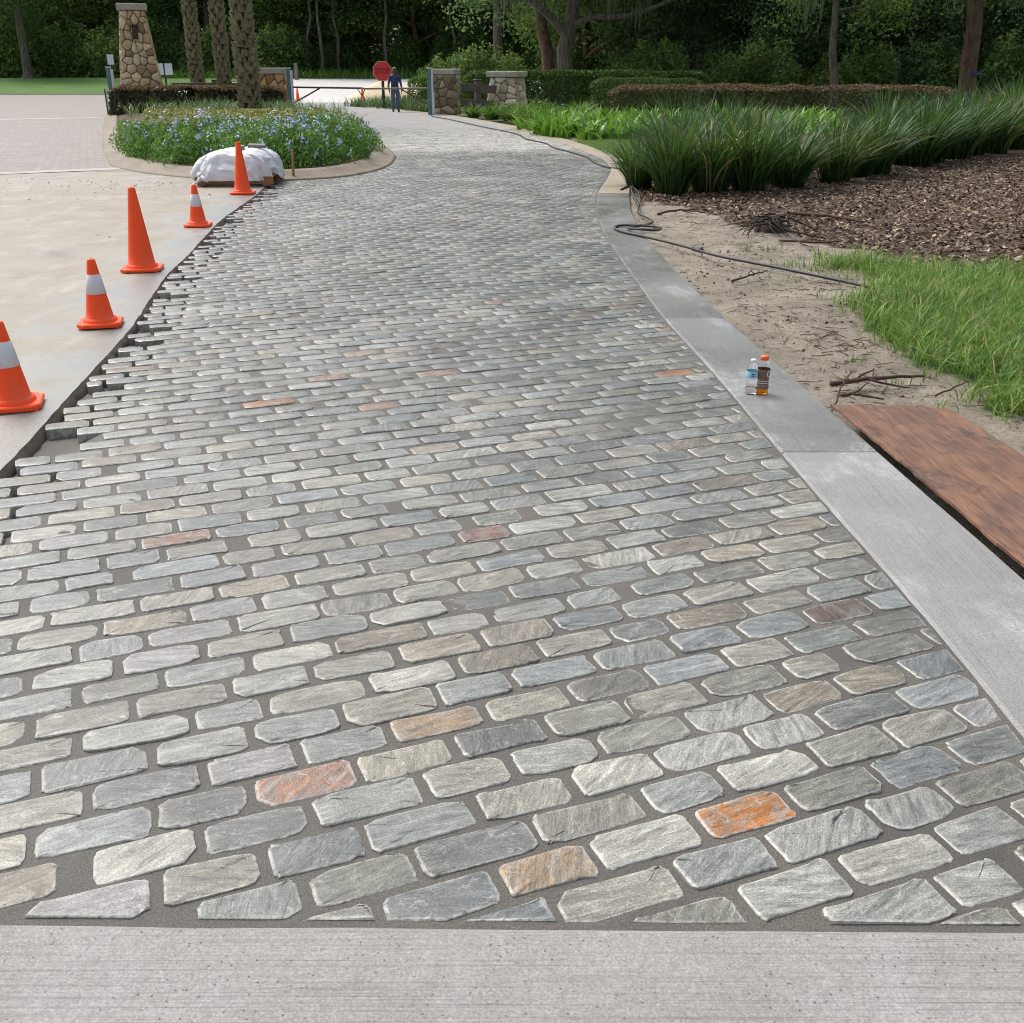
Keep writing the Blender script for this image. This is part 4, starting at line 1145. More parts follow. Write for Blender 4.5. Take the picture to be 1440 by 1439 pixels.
pier((-.21, 47.0, -.02), math.radians(-20), 1.42, 1.06, 1.42, 1.36, .22, .27, PAL_, 5, 'low pier of pale stones at the right end of the rail fence')
pier((-2.72, 45.4, -.02), math.radians(-12), .98, .92, 1.52, 1.0, .22, .26, GRY, 6, 'dark narrow stone pier right beside the right gate post')
pier((19.3, 62.5, 0), 0, .75, .7, 1.7, .85, .18, .3, ORA, 7, 'slim brown stone pillar glimpsed through the right hand trees')
pier((17.0, 61.5, 0), 0, 1.7, 1.7, 1.0, 1.8, .16, .32, PAL_, 8, 'broad low stone pier left of the slim pillar in the trees')
pier((22.0, 61.5, 0), 0, 1.3, 1.25, .95, 1.6, .14, .32, PAL_, 9, 'low stone pier with white cap right of the slim pillar in the trees')

# ---- rail fences
M['rail'] = plain('dark_rail_paint', lin(92, 80, 74), .6, .2, 8)
def fence(loc, rz, L_, posts, rails, label):
    root = empty('rail_fence', loc, rz)
    for x in posts: MB().box((x, .06, .62), (.26, .2, 1.30), bev=.02).build('post', M['rail'], root); 
    for x in posts: MB().box((x, .06, 1.29), (.32, .26, .05), bev=.015).build('post_cap', M['rail'], root)
    for (x0, x1, z, h_) in rails: MB().box(((x0 + x1) / 2, -.03, z), (x1 - x0 - .01, .06, h_), bev=.008).build('rail', M['rail'], root)
    return tag(root, label, 'fence')
fence((-2.3, 45.95, 0), math.radians(20), 2.0, [.95], [(0, .95, 1.0, .30), (.95, 1.75, .93, .30), (0, .95, .40, .30), (.95, 1.75, .35, .30)], 'dark brown rail fence between the two right hand stone piers')
fence((-14.2, 46.3, 0), math.radians(2), 4, [1.8], [(0, 1.8, 1.08, .22), (1.8, 3.7, 1.08, .22), (0, 1.8, .55, .22), (1.8, 3.7, .55, .22)], 'dark brown rail fence behind the palms and red hedge')

# ---- swing gate: posts and arms
M['steel_teal'] = plain('painted_steel', lin(82, 112, 118), .45, .15, 6)
M['steel_white'] = plain('pale_steel', lin(186, 194, 196), .4, .12, 6)
M['gate_dark'] = plain('gate_dark_paint', lin(62, 52, 46), .5, .2, 6)
M['gate_tan'] = plain('gate_tan_paint', lin(128, 112, 98), .5, .2, 6)
def gate_post(root, x, y, h, rz=0):
    q = Matrix.Rotation(rz, 3, 'Z')
    po = MB().box((x, y, h / 2), (.16, .2, h), q, .012).build('post', M['steel_teal'], root)
    MB().box((x + .12, y - .02, h / 2 - .02), (.075, .22, h - .06), q, .008).build('post_plate', M['steel_white'], po)
    MB().box((x, y, h + .02), (.19, .23, .04), q, .01).build('post_cap', M['steel_white'], po)
gl = empty('swing_gate', (-9.2, 45.8, 0)); gate_post(gl, 0, 0, 1.72)
MB().bar((.1, 0, 1.02), (3.05, .05, .98), .05, .07, .01).build('top_bar', M['gate_dark'], gl)
MB().bar((.15, 0, .42), (1.25, .02, .98), .04, .06, .01).build('brace', M['gate_dark'], gl)
m = MB(); m.bar((2.80, .04, .97), (2.97, .04, .70), .03, .035); m.bar((3.14, .04, .97), (2.97, .04, .70), .03, .035); m.build('latch', M['gate_dark'], gl)
tag(gl, 'left gate arm, dark bar with brace on a teal post', 'gate')
gr = empty('swing_gate', (-3.32, 44.6, 0)); gate_post(gr, 0, 0, 1.72)
MB().bar((-.1, 0, 1.0), (-2.85, .6, .97), .05, .07, .01).build('top_bar', M['gate_tan'], gr)
MB().bar((-.12, 0, .40), (-1.2, .28, .97), .04, .05, .01).build('brace', M['gate_dark'], gr)
MB().box((.16, -.16, .42), (.08, .08, .84), bev=.01).build('base_post', M['steel_white'], gr)
tag(gr, 'right gate arm, tan bar on a tall teal and white post', 'gate')
go = empty('swing_gate', (-15.85, 43.8, 0), math.radians(8)); gate_post(go, 0, 0, 1.75)
MB().bar((.04, .1, 1.0), (-.5, 3.0, 1.0), .05, .08, .01).build('top_bar', M['gate_dark'], go)
MB().bar((.04, .1, .35), (-.25, 1.6, .95), .04, .05, .01).build('brace', M['gate_dark'], go)
MB().box((-.18, -.28, .5), (.07, .06, 1.0), bev=.01).build('stop_bar', M['gate_dark'], go)
MB().box((-.13, -.33, .5), (.045, .04, .98), bev=.008).build('stop_bar_face', M['steel_white'], go)
tag(go, 'open gate on a teal post left of the tall stone pillar', 'gate')

# ---- stop sign
M['sign_red'] = plain('sign_red', lin(206, 46, 44), .45, .08, 8)
M['sign_ink'] = plain('sign_dark_letter', lin(52, 18, 18), .5, .1, 8)
M['sign_edge'] = plain('sign_pale_edge', lin(212, 170, 166), .45, .08, 8)
M['post_black'] = plain('post_black', lin(36, 36, 36), .5, .1, 8)
st = empty('stop_sign', (-6.05, 52.0, 0), math.radians(4))
MB().box((0, .04, .9), (.13, .1, 1.8), bev=.01).build('post', M['post_black'], st)
def octa(r, y0, y1):
    V = [(r * math.cos(math.radians(22.5 + 45 * j)), y, 1.63 + r * math.sin(math.radians(22.5 + 45 * j))) for y in (y0, y1) for j in range(8)]
    return MB().add(V, [tuple(range(8)), tuple(range(15, 7, -1))] + [(j, j + 8, (j + 1) % 8 + 8, (j + 1) % 8) for j in range(8)])
octa(.46, -.012, -.026).build('border', M['sign_edge'], st)
pn = octa(.435, -.0262, -.03).build('panel', M['sign_red'], st)
sm = text_mesh('STOP', .34, .004); sm.transform(Matrix.Translation((0, -.034, 1.62)) @ Matrix.Rotation(math.pi / 2, 4, 'X') @ Matrix.Scale(.82, 4, (1, 0, 0)))
obj('lettering', sm, M['sign_ink'], pn)
tag(st, 'red octagonal stop sign on a black post behind the gate', 'stop sign')

# ---- small signs
tw = empty('notice_sign', (-18.7, 60, 0))
MB().box((0, .03, .85), (.1, .08, 1.7), bev=.01).build('post', M['post_black'], tw)
for dx in (-.24, .24): MB().box((dx, -.03, 1.72), (.40, .03, .56), bev=.006).build('panel', M['steel_white'], tw)
m = MB()
tag(tw, 'pair of small white notice panels on one dark post', 'sign')
t1 = empty('notice_sign', (-22.6, 63, 0))
MB().box((0, .03, 1.15), (.07, .07, 2.3), bev=.01).build('post', M['post_black'], t1)
MB().box((0, -.02, 2.22), (.36, .03, .52), bev=.006).build('panel', M['steel_white'], t1)
tag(t1, 'single small white notice panel left of the tall stone pillar', 'sign')
o = MB().box((-18.6, 96, 1.45), (.28, .28, 1.6), bev=.03).build('wooden_post', M['bark_pale']); tag(o, 'short pale wooden post at the edge of the far woods', 'post')

# ---- sand pile
nr, na = 14, 40; V = [(0, 0, 1.12)]; F = []
for r in range(1, nr + 1):
    q = r / nr
    for a in range(na):
        an = 2 * math.pi * a / na; k = 1 + .22 * (float(vnoise(math.cos(an) * 1.5 + 4, math.sin(an) * 1.5, 3)) - .5)
        x, y = 2.5 * q * k * math.cos(an), 1.9 * q * k * math.sin(an)
        z = 1.12 * (1 - q) ** .8 * (1 + .25 * (float(fbm(x * .9, y * .9, 7)) - .5)) + .1 * (float(fbm(x * 4, y * 4, 9)) - .5) * (1 - q) - .02 * q
        V.append((x, y, z))
F += [(0, 1 + a, 1 + (a + 1) % na) for a in range(na)]
for r in range(nr - 1): F += [(1 + r * na + a, 1 + (r + 1) * na + a, 1 + (r + 1) * na + (a + 1) % na, 1 + r * na + (a + 1) % na) for a in range(na)]
o = obj('sand_pile', make_mesh('sand_pile', V, F, None, True), plain('pale_sand', lin(226, 208, 176), .95, .12, 8, .02), None, loc=(-8.1, 70.5, .03))
tag(o, 'pile of pale sand on the road behind the stop sign', 'sand pile')

# ---- the person at the gate
def person():
    root = empty('person', (-5.05, 47.8, .0), math.radians(16))
    J = {'pel': (0, 0, .93, .135, .105), 'wa': (0, .005, 1.08, .135, .10), 'ch': (0, 0, 1.28, .165, .115), 'up': (0, .005, 1.42, .125, .09), 'nk': (0, .0, 1.51, .062, .062), 'hd0': (0, -.012, 1.565, .078, .086), 'hd1': (0, -.015, 1.645, .094, .108), 'hd2': (0, -.01, 1.73, .07, .088)}
    E = [('pel', 'wa'), ('wa', 'ch'), ('ch', 'up'), ('up', 'nk'), ('nk', 'hd0'), ('hd0', 'hd1'), ('hd1', 'hd2')]
    for s, n in ((-1, 'l'), (1, 'r')):
        J.update({n + 'hip': (s * .095, 0, .88, .098, .10), n + 'th': (s * .105, -.005, .68, .082, .088), n + 'kn': (s * .108, -.012, .49, .062, .066), n + 'cf': (s * .11, .012, .34, .060, .066), n + 'an': (s * .112, .015, .09, .046, .052), n + 'ft': (s * .118, -.055, .045, .046, .042), n + 'to': (s * .128, -.15, .035, .042, .032),
                  n + 'sh': (s * .185, .0, 1.41, .066, .066), n + 'ua': (s * .225, .005, 1.27, .05, .054), n + 'el': (s * .27, .02, 1.12, .040, .042), n + 'fa': (s * .285, -.02, 1.0, .038, .038), n + 'wr': (s * .275, -.07 - .04 * (s > 0), .89, .026, .030), n + 'pm': (s * .265, -.095 - .05 * (s > 0), .83, .022, .038)})
        E += [('pel', n + 'hip'), (n + 'hip', n + 'th'), (n + 'th', n + 'kn'), (n + 'kn', n + 'cf'), (n + 'cf', n + 'an'), (n + 'an', n + 'ft'), (n + 'ft', n + 'to'), ('up', n + 'sh'), (n + 'sh', n + 'ua'), (n + 'ua', n + 'el'), (n + 'el', n + 'fa'), (n + 'fa', n + 'wr'), (n + 'wr', n + 'pm')]
        for f, (dy, ln) in enumerate(((-.030, .072), (-.010, .082), (.010, .078), (.028, .062))):
            b0 = J[n + 'pm']; a, c_ = n + 'f%d' % f, n + 'g%d' % f
            J[a] = (b0[0] - s * .004, b0[1] + dy * .9, b0[2] - .040, .0095, .0095); J[c_] = (b0[0] - s * .02, b0[1] + dy, b0[2] - .040 - ln * .8, .008, .008)
            E += [(n + 'pm', a), (a, c_)]
        J[n + 't0'] = (J[n + 'pm'][0] - s * .008, J[n + 'pm'][1] - .042, J[n + 'pm'][2] + .005, .011, .011); J[n + 't1'] = (J[n + 'pm'][0] - s * .02, J[n + 'pm'][1] - .058, J[n + 'pm'][2] - .035, .009, .009)
        E += [(n + 'pm', n + 't0'), (n + 't0', n + 't1')]
    ks = list(J); me = bpy.data.meshes.new('body'); me.from_pydata([J[k][:3] for k in ks], [(ks.index(a), ks.index(b)) for a, b in E], [])
    o = bpy.data.objects.new('body', me); COL.objects.link(o)
    md = o.modifiers.new('skin', 'SKIN'); o.modifiers.new('sub', 'SUBSURF').levels = 2
    for i, k in enumerate(ks):
        sv = me.skin_vertices[0].data[i]; sv.radius = (J[k][3] * (1.22 if J[k][3] > .02 else 1.0), J[k][4] * (1.22 if J[k][4] > .02 else 1.0)); sv.use_root = (k == 'pel')
    dg = bpy.context.evaluated_depsgraph_get()
    m2 = bpy.data.meshes.new_from_object(o.evaluated_get(dg)); bpy.data.objects.remove(o, do_unlink=True)
    mats = [plain('skin', lin(84, 58, 44), .5, .1), plain('shirt_navy', lin(46, 62, 96), .85, .15, 14), plain('jeans', lin(78, 94, 118), .9, .2, 10), plain('boot', lin(40, 36, 34), .7, .2)]
    for mm in mats: m2.materials.append(mm)
    for p in m2.polygons:
        c = p.center; p.use_smooth = True
        arm = abs(c.x) > .19 and c.z < 1.36
        if c.z > 1.475: k = 0
        elif arm: k = 1 if c.z > 1.14 else 0
        elif c.z > .955: k = 1
        elif c.z > .09: k = 2
        else: k = 3
        p.material_index = k
    obj('body', m2, None, root)
    # face, ears, hair
    m = MB(); m.box((0, -.112, 1.655), (.022, .03, .045), bev=.008)
    for s in (-1, 1): m.box((s * .080, -.005, 1.655), (.014, .03, .05), bev=.006)
    m.box((0, -.104, 1.612), (.045, .012, .010), bev=.003)
    m.build('face', mats[0], root, True)
    m = MB()
    for s in (-1, 1): m.box((s * .03, -.105, 1.682), (.02, .01, .009), bev=.003)
    m.build('eyes', M['ink'], root)
    V = []; F = []; a_, b_ = 8, 18
    for r in range(a_ + 1):
        ph = r / a_ * 1.75
        for j in range(b_):
            an = 2 * math.pi * j / b_; back = .5 + .5 * math.sin(an); p2 = ph * (.55 + .45 * back)
            V.append((.100 * math.sin(p2) * math.cos(an), -.008 + .122 * math.sin(p2) * math.sin(an), 1.69 + .098 * math.cos(p2)))
    F = [(r * b_ + j, r * b_ + (j + 1) % b_, (r + 1) * b_ + (j + 1) % b_, (r + 1) * b_ + j) for r in range(a_) for j in range(b_)]
    obj('hair', make_mesh('hair', V, F, None, True), plain('hair_grey', lin(158, 156, 152), .9, .25, 40), root)
    MB().box((0, 0, .955), (.275, .215, .035), bev=.015).build('belt', M['post_black'], root)
    tag(root, 'person in navy T-shirt and blue jeans standing at the gate arm', 'person')
person()

# ================================================================== PLANTS
# ---- tall dark grass clumps
def clump_mesh(seed, n, h, spread, lean, width, rad, nseg=5):
    g = RS(seed)
    r = rad * np.sqrt(g.rand(n)); a = g.rand(n) * 2 * np.pi
    B = np.stack([r * np.cos(a), r * np.sin(a), np.zeros(n)], 1)
    az = a + g.normal(size=n) * .7
    H = h * (.55 + .55 * g.rand(n)); ln = np.clip(lean * (.15 + 1.0 * g.rand(n) ** 1.3 + 1.1 * (r / rad) ** 2), .05, 1.6)
    V, F, v, hh = blade_arrays(B, H, g, ln, width * (.6 + .8 * g.rand(n)), nseg, az)
    return make_mesh('grass_clump', V, F, {'v': v, 'h': hh}, True)
cm = [clump_mesh(s, 270, 1.2, .5, .52, .024, .22, 6) for s in (1, 2, 3, 4)]
g = RS(5); pos_ = []
front = [(1.98, 16.6, .75), (2.35, 15.7, .9), (2.95, 15.9, 1.0), (3.55, 16.0, .98), (4.25, 16.5, 1.0), (5.2, 17.3, .95), (6.3, 18.7, 1.05), (7.6, 20.2, 1.0), (9.0, 21.9, 1.1), (10.5, 23.6, 1.1), (12.1, 25.3, 1.15), (13.6, 27.2, 1.2)]
for x, y, s in front: pos_.append((x, y, s))
for r in range(1, 4):
    for x, y, s in front[2:]:
        pos_.append((x + .35 * r * g.rand() + .25 * g.normal() + .5 * r * (x > 5), y + r * 1.45 + .35 * g.normal(), s * (.78 + .42 * g.rand())))
ORD = ['first', 'second', 'third', 'fourth', 'fifth', 'sixth', 'seventh', 'eighth', 'ninth', 'tenth', 'eleventh', 'last']
for i, (x, y, s) in enumerate(pos_):
    z = float(verge_z(np.array([[x]]), np.array([[y]]))[0, 0]) if y < 34 else -.05
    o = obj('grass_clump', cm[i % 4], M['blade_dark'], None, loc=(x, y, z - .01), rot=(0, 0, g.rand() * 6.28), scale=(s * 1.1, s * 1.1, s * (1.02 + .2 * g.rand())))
    if i == 0: tag(o, 'smallest tall grass clump, at the bend of the kerb', 'ornamental grass', 'tall grass clumps on the right')
    elif i == 1: tag(o, 'large tall grass clump nearest the kerb bend, behind the hose', 'ornamental grass', 'tall grass clumps on the right')
    elif i < len(front): tag(o, '%s tall grass clump from the kerb bend in the front row' % ORD[i], 'ornamental grass', 'tall grass clumps on the right')
    else: tag(o, 'dark green tall grass clump in the rows behind the front row', 'ornamental grass', 'tall grass clumps on the right')
# bark coloured dead blades round the nearest clump
# ---- bright broad-leaved bed
def bed_blades(name, pts_poly, dens, h, width, lean, mat, seed, nseg, zf, label, cat, jitter=.3, clus=0, edge=0.0):
    g = RS(seed); P = np.array(pts_poly); x0, y0 = P.min(0); x1, y1 = P.max(0)
    n = int((x1 - x0) * (y1 - y0) * dens); xs = x0 + (x1 - x0) * g.rand(n); ys = y0 + (y1 - y0) * g.rand(n)
    if clus:
        cx_ = xs[:max(4, n // clus)]; cy_ = ys[:max(4, n // clus)]; k = g.randint(0, len(cx_), n); xs = cx_[k] + g.normal(size=n) * jitter; ys = cy_[k] + g.normal(size=n) * jitter
    jx = xs + .9 * (fbm(xs * 1.9, ys * 1.9, seed) - .5) + edge * g.normal(size=n); jy = ys + .9 * (fbm(xs * 1.9, ys * 1.9, seed + 1) - .5) + edge * g.normal(size=n)
    ok = in_poly(jx, jy, pts_poly) & (g.rand(n) < np.where(edge > 0, .35 + 1.3 * fbm(xs * 2.3, ys * 2.3, seed + 4), 1)); xs, ys = xs[ok], ys[ok]; n = len(xs)
    B = np.stack([xs, ys, zf(xs, ys)], 1); patch = .7 + .6 * fbm(xs * .9, ys * .9, seed + 7)
    V, F, v, hh = blade_arrays(B, h * patch * (.5 + .7 * g.rand(n)), g, lean * (.3 + 1.2 * g.rand(n)), width * (.6 + .8 * g.rand(n)), nseg)
    return tag(obj(name, make_mesh(name, V, F, {'v': v, 'h': hh}, True), mat), label, cat, kind='stuff')
z0 = lambda x, y: np.full(np.shape(x), -.05)
bed_blades('broadleaf_bed', [(1.0, 29.2), (2.2, 28.3), (5.5, 28.6), (9.5, 31.5), (10.5, 36), (2.0, 36.5), (.2, 33.5)], 60, .72, .105, .9, M['blade_ginger'], 3, 4, z0, 'bright green broad-leaved plants massed behind the small lawn', 'ground cover', .22, 16)
vz = lambda x, y: verge_z(np.asarray(x)[None], np.asarray(y)[None])[0]
bed_blades('turf', GRASS, 2200, .19, .0065, .9, M['blade_lawn'], 4, 3, vz, 'bright green unmown grass at the right picture edge', 'grass', .05, 8, .10)
bed_blades('small_lawn', TURF2, 900, .07, .008, .8, M['blade_lawn'], 5, 2, vz, 'small patch of mown lawn inside the kerb bend', 'grass')
bed_blades('weeds', [(2.0, 5.5), (2.6, 5.2), (2.7, 7.5), (3.1, 10.2), (2.4, 11.0), (2.3, 8.5)], 90, .12, .005, .8, M['blade_lawn'], 6, 3, vz, 'sparse weed sprouts on the sand beside the grass', 'grass', .04, 12)
bed_blades('road_edge_grass', [(-34, 97), (12, 97), (12, 104), (-34, 104)], 14, 1.0, .05, .6, M['blade_fern'], 7, 3, lambda x, y: terr(y), 'rough tall grass along the far edge of the crossing road', 'grass')
bed_blades('island_liriope', [(-13.2, 36.8), (-8.2, 36.2), (-5.6, 33.6), (-5.0, 30.5), (-4.2, 29.3), (-5.8, 36), (-8.8, 42.5), (-13.5, 41.5)], 60, .62, .02, .7, M['blade_liriope'], 8, 4, lambda x, y: np.full(np.shape(x), .2), 'grey green strap-leaved tufts round the palm on the island', 'ground cover', .18, 20)
bed_blades('gate_bed_plants', [(-8.6, 56.), (-4.6, 48.9), (-3.1, 46.3), (-2.4, 47.0), (-3.4, 52), (-5, 57), (-7.6, 60)], 70, .60, .03, .55, M['blade_liriope'], 9, 4, z0, 'grey green strap-leaved plants in the bed behind the person', 'ground cover', .2, 20)

# fern-like plants along the old kerb
fm = clump_mesh(21, 130, .75, .5, .75, .045, .22, 4)
for i, (x, y, s) in enumerate([(-.75, 41.5, 1), (-.1, 40.4, .9), (.5, 39.2, 1.05), (1.0, 38.2, 1.1), (.2, 42, 1.1), (1.3, 40.4, 1.15), (-.6, 43.6, 1), (1.9, 37.4, 1.1), (2.4, 39, 1.1), (.6, 36.8, .9), (-1.5, 43.2, .9), (1.4, 36., 1.), (.9, 44, 1.2), (2.6, 42, 1.2)]):
    o = obj('arching_plant', fm, M['blade_fern'], None, loc=(x, y, -.06), rot=(0, 0, i * 1.7), scale=s)
    tag(o, 'arching green plant along the old kerb before the pale stone pier', 'plant', 'arching plants along the old kerb')

# ---- leafy volumes
def shell_points(g, n, f):
    return f(g, n)
def dome(g, n, rx, ry, h, lump=.25, shell=.45, seed=0):
    u = g.rand(n); th = g.rand(n) * 2 * np.pi; z = u ** .8
    rad = np.sqrt(np.maximum(0, 1 - (z * .98) ** 2.2)); k = 1 - shell * g.rand(n) ** 2
    lumpy = 1 + lump * (fbm(np.cos(th) * 2.2 + 5, np.sin(th) * 2.2 + z * 3 + 5, seed) - .5) * 2
    P = np.stack([rx * rad * np.cos(th) * k * lumpy, ry * rad * np.sin(th) * k * lumpy, h * z * (.35 + .65 * k) * lumpy], 1)
    N = unit(np.stack([np.cos(th) * rad, np.sin(th) * rad, z + .3], 1)); return P, N
# blue flowering shrubs on the island
def plumbago(seed):
    g = RS(seed); P, N = dome(g, 2600, .72, .72, .50, .35, .4, seed)
    V, F, v = leaf_arrays(P, .062, g, .45, N, .9); me = make_mesh('flowering_shrub', V, F, {'v': v})
    P, N = dome(g, 16, .72, .72, .56, .3, .1, seed + 1); P = P[P[:, 2] > .15]
    Q = np.repeat(P, 9, 0) + g.normal(size=(len(P) * 9, 3)) * .028; Nn = np.repeat(N[:len(P)], 9, 0)
    V, F, v = leaf_arrays(Q, .042, g, .9, Nn, .5); mf = make_mesh('blossoms', V, F, {'v': v})
    m = MB()
    for k in range(9):
        a = g.rand() * 6.28; m.tube([(.08 * math.cos(a), .08 * math.sin(a), 0), (.3 * math.cos(a), .3 * math.sin(a), .25), (.5 * math.cos(a), .5 * math.sin(a), .48)], [.010, .008, .004], 5)
    return me, mf, m.mesh('stems')
pm = [plumbago(s) for s in (31, 47)]
spots = []
g = RS(8)
for row, (off, hs_) in enumerate(((.75, .92), (1.55, 1.0), (2.4, 1.0))):
    Q = IQ + nin * (.42 + off * .8); d = np.r_[0, np.cumsum(np.linalg.norm(np.diff(Q, axis=0), axis=1))]
    nxt = 0
    for k in range(len(Q)):
        x, y = Q[k]
        if d[k] >= nxt and y < (25.5 if x > -5 else 23.2) and (x > -8.2):
            spots.append((x + .12 * g.normal(), y + .12 * g.normal(), hs_ * (.88 + .24 * g.rand()))); nxt = d[k] + .78
lab_pl = 'leafy shrub dotted with pale blue flowers at the rounded island tip'
for i, (x, y, s) in enumerate(spots):
    me, mf, ms = pm[i % 2]
    o = obj('flowering_shrub', me, M['leaf_plumbago'], None, loc=(x, y, .10), rot=(0, 0, g.rand() * 6.28), scale=(s, s, s * 1.2))
    obj('blossoms', mf, M['petal'], o); obj('stems', ms, M['bark_brown'], o)
    tag(o, lab_pl, 'shrub', 'blue flowering shrubs on the island')
# olive ground cover mound behind them
g = RS(41); n = 26000
xs = -10.5 + 8.5 * g.rand(n); ys = 20.5 + 16.5 * g.rand(n)
ok = in_poly(xs, ys, [(-7.4, 22), (-5.2, 20.4), (-3.6, 21.2), (-3.6, 25.5), (-5.0, 30), (-6.4, 35.6), (-12.2, 37.0), (-10.2, 30.5)]); xs, ys = xs[ok], ys[ok]
hz = .60 + .12 * (fbm(xs * .8, ys * .8, 4) - .5) + .08 * smooth(23, 27, ys) - .22 * smooth(29, 37, ys)
P = np.stack([xs, ys, hz * (1 - .25 * g.rand(len(xs)) ** 2)], 1)
V, F, v = leaf_arrays(P, .085, g, .5, np.tile([0, -.2, 1.], (len(xs), 1)), .6)
tag(obj('island_ground_cover', make_mesh('island_ground_cover', V, F, {'v': v}), M['leaf_olive']), 'low olive green ground cover mounded behind the blue flowers', 'ground cover', kind='stuff')
g = RS(42); n = 2500; n = 9000; ys = 20.6 + 16 * g.rand(n) ** 1.4; xs = isl_left(ys) + .45 + 1.9 * g.rand(n)
V, F, v, hh = blade_arrays(np.stack([xs, ys, np.full(len(xs), .12)], 1), .09, g, .7, .012, 2)
tag(obj('island_edge_grass', make_mesh('island_edge_grass', V, F, {'v': v, 'h': hh}), M['blade_lawn']), 'strip of mown grass between the island kerb and the flowers', 'grass', kind='stuff')

# ---- hedges (clipped leaf volumes along a line)
def hedge(name, path, w, h, dens, leaf, mats, seed, label, red_top=False, base=0.0, lump=.12):
    g = RS(seed); P0 = np.array(path, float); d = np.r_[0, np.cumsum(np.linalg.norm(np.diff(P0, axis=0), axis=1))]; Lh = d[-1]
    n = int(Lh * (2 * h + w) * dens)
    s = g.rand(n) * Lh; cx_ = np.interp(s, d, P0[:, 0]); cy_ = np.interp(s, d, P0[:, 1])
    dx = np.interp(s + .01, d, P0[:, 0]) - np.interp(s - .01, d, P0[:, 0]); dy = np.interp(s + .01, d, P0[:, 1]) - np.interp(s - .01, d, P0[:, 1])
    T_ = unit(np.stack([dx, dy], 1)); Nn = np.stack([T_[:, 1], -T_[:, 0]], 1)
    q = g.rand(n) * (2 * h + w); e_ = np.minimum(np.minimum(s, Lh - s), .5) / .5; e_ = .55 + .45 * np.sqrt(e_)
    side = np.where(q < h, 1, np.where(q < h + w, 0, -1)); across = np.where(side == 0, (q - h) / w - .5, side * .5); up = np.where(side == 1, q, np.where(side == -1, q - h - w, h))
    rnd = np.where(side == 0, 1 - .12 * (np.abs(across) * 2) ** 6, 1.0); acr = across * w * np.where(side != 0, 1 - .25 * (up / h) ** 5, 1) * e_
    lum = 1 + lump * (fbm(s * 1.1, q * 1.3, seed + 3) - .5) * 2; dep = 1 - .6 * g.rand(n) ** 1.6
    P = np.stack([cx_ + Nn[:, 0] * acr * lum * dep, cy_ + Nn[:, 1] * acr * lum * dep, base + up * rnd * (lum * .5 + .5) * e_ ** .5 * np.where(side == 0, .93 + .07 * dep, 1)], 1)
    N = np.where((side == 0)[:, None], np.array([0, 0, 1.]), np.column_stack([Nn * side[:, None], .2 * np.ones(n)]))
    tp = (side == 0) | (up > h * .86)
    root = empty(name, (P0[0, 0], P0[0, 1], 0)); o0 = np.array([P0[0, 0], P0[0, 1], 0])
    if red_top:
        rt = tp & (g.rand(n) < .85)
        V, F, v = leaf_arrays(P[rt] - o0 + [0, 0, .03], leaf, g, .5, N[rt], .9); obj('new_growth', make_mesh('new_growth', V, F, {'v': v}), mats[1], root)
        P, N = P[~rt], N[~rt]
    V, F, v = leaf_arrays(P - o0, leaf, g, .5, N, .9); obj('foliage', make_mesh('foliage', V, F, {'v': v}), mats[0], root)
    m = MB()
    for a in np.arange(.4, Lh, .9):
        x, y = np.interp(a, d, P0[:, 0]) - o0[0], np.interp(a, d, P0[:, 1]) - o0[1]
        for k in range(3):
            an = g.rand() * 6.28; m.tube([(x, y, base - .05), (x + .12 * math.cos(an), y + .12 * math.sin(an), base + h * .5), (x + .3 * w * math.cos(an), y + .3 * w * math.sin(an), base + h * .85)], [.02, .015, .006], 5)
    tag(m.build('stems', M['bark_brown'], root), kind='stuff')
    return tag(root, label, 'hedge')
hedge('clipped_hedge', [(3.9, 44.5), (8, 44.6), (12.5, 43.5), (16.5, 41.0)], 2.6, 1.05, 420, .10, (M['leaf_purple'], M['leaf_red']), 51, 'long low hedge with reddish top behind the bright green bed', True, lump=.3)
hedge('clipped_hedge', [(-15.0, 41.8), (-11.9, 41.0), (-8.9, 42.6)], 1.7, .98, 1100, .12, (M['leaf_purple'], M['leaf_red']), 52, 'low reddish hedge round the foot of the tall stone pillar', True, .1)
hedge('clipped_hedge', [(-2.2, 50.6), (2.5, 51.5), (9.0, 50.8)], 2.2, 1.62, 520, .12, (M['leaf_hedge'],), 53, 'dark green hedge behind the right hand stone piers')
hedge('clipped_hedge', [(-4.6, 51.6), (-2.6, 50.2)], 1.5, 1.4, 700, .10, (M['leaf_light'],), 54, 'yellow green rounded hedge end left of the right gate post')
hedge('clipped_hedge', [(3.4, 48.2), (8.3, 48.0)], 2.0, 1.35, 300, .10, (M['leaf_hedge'],), 55, 'clipped green hedge end left behind the long reddish hedge')

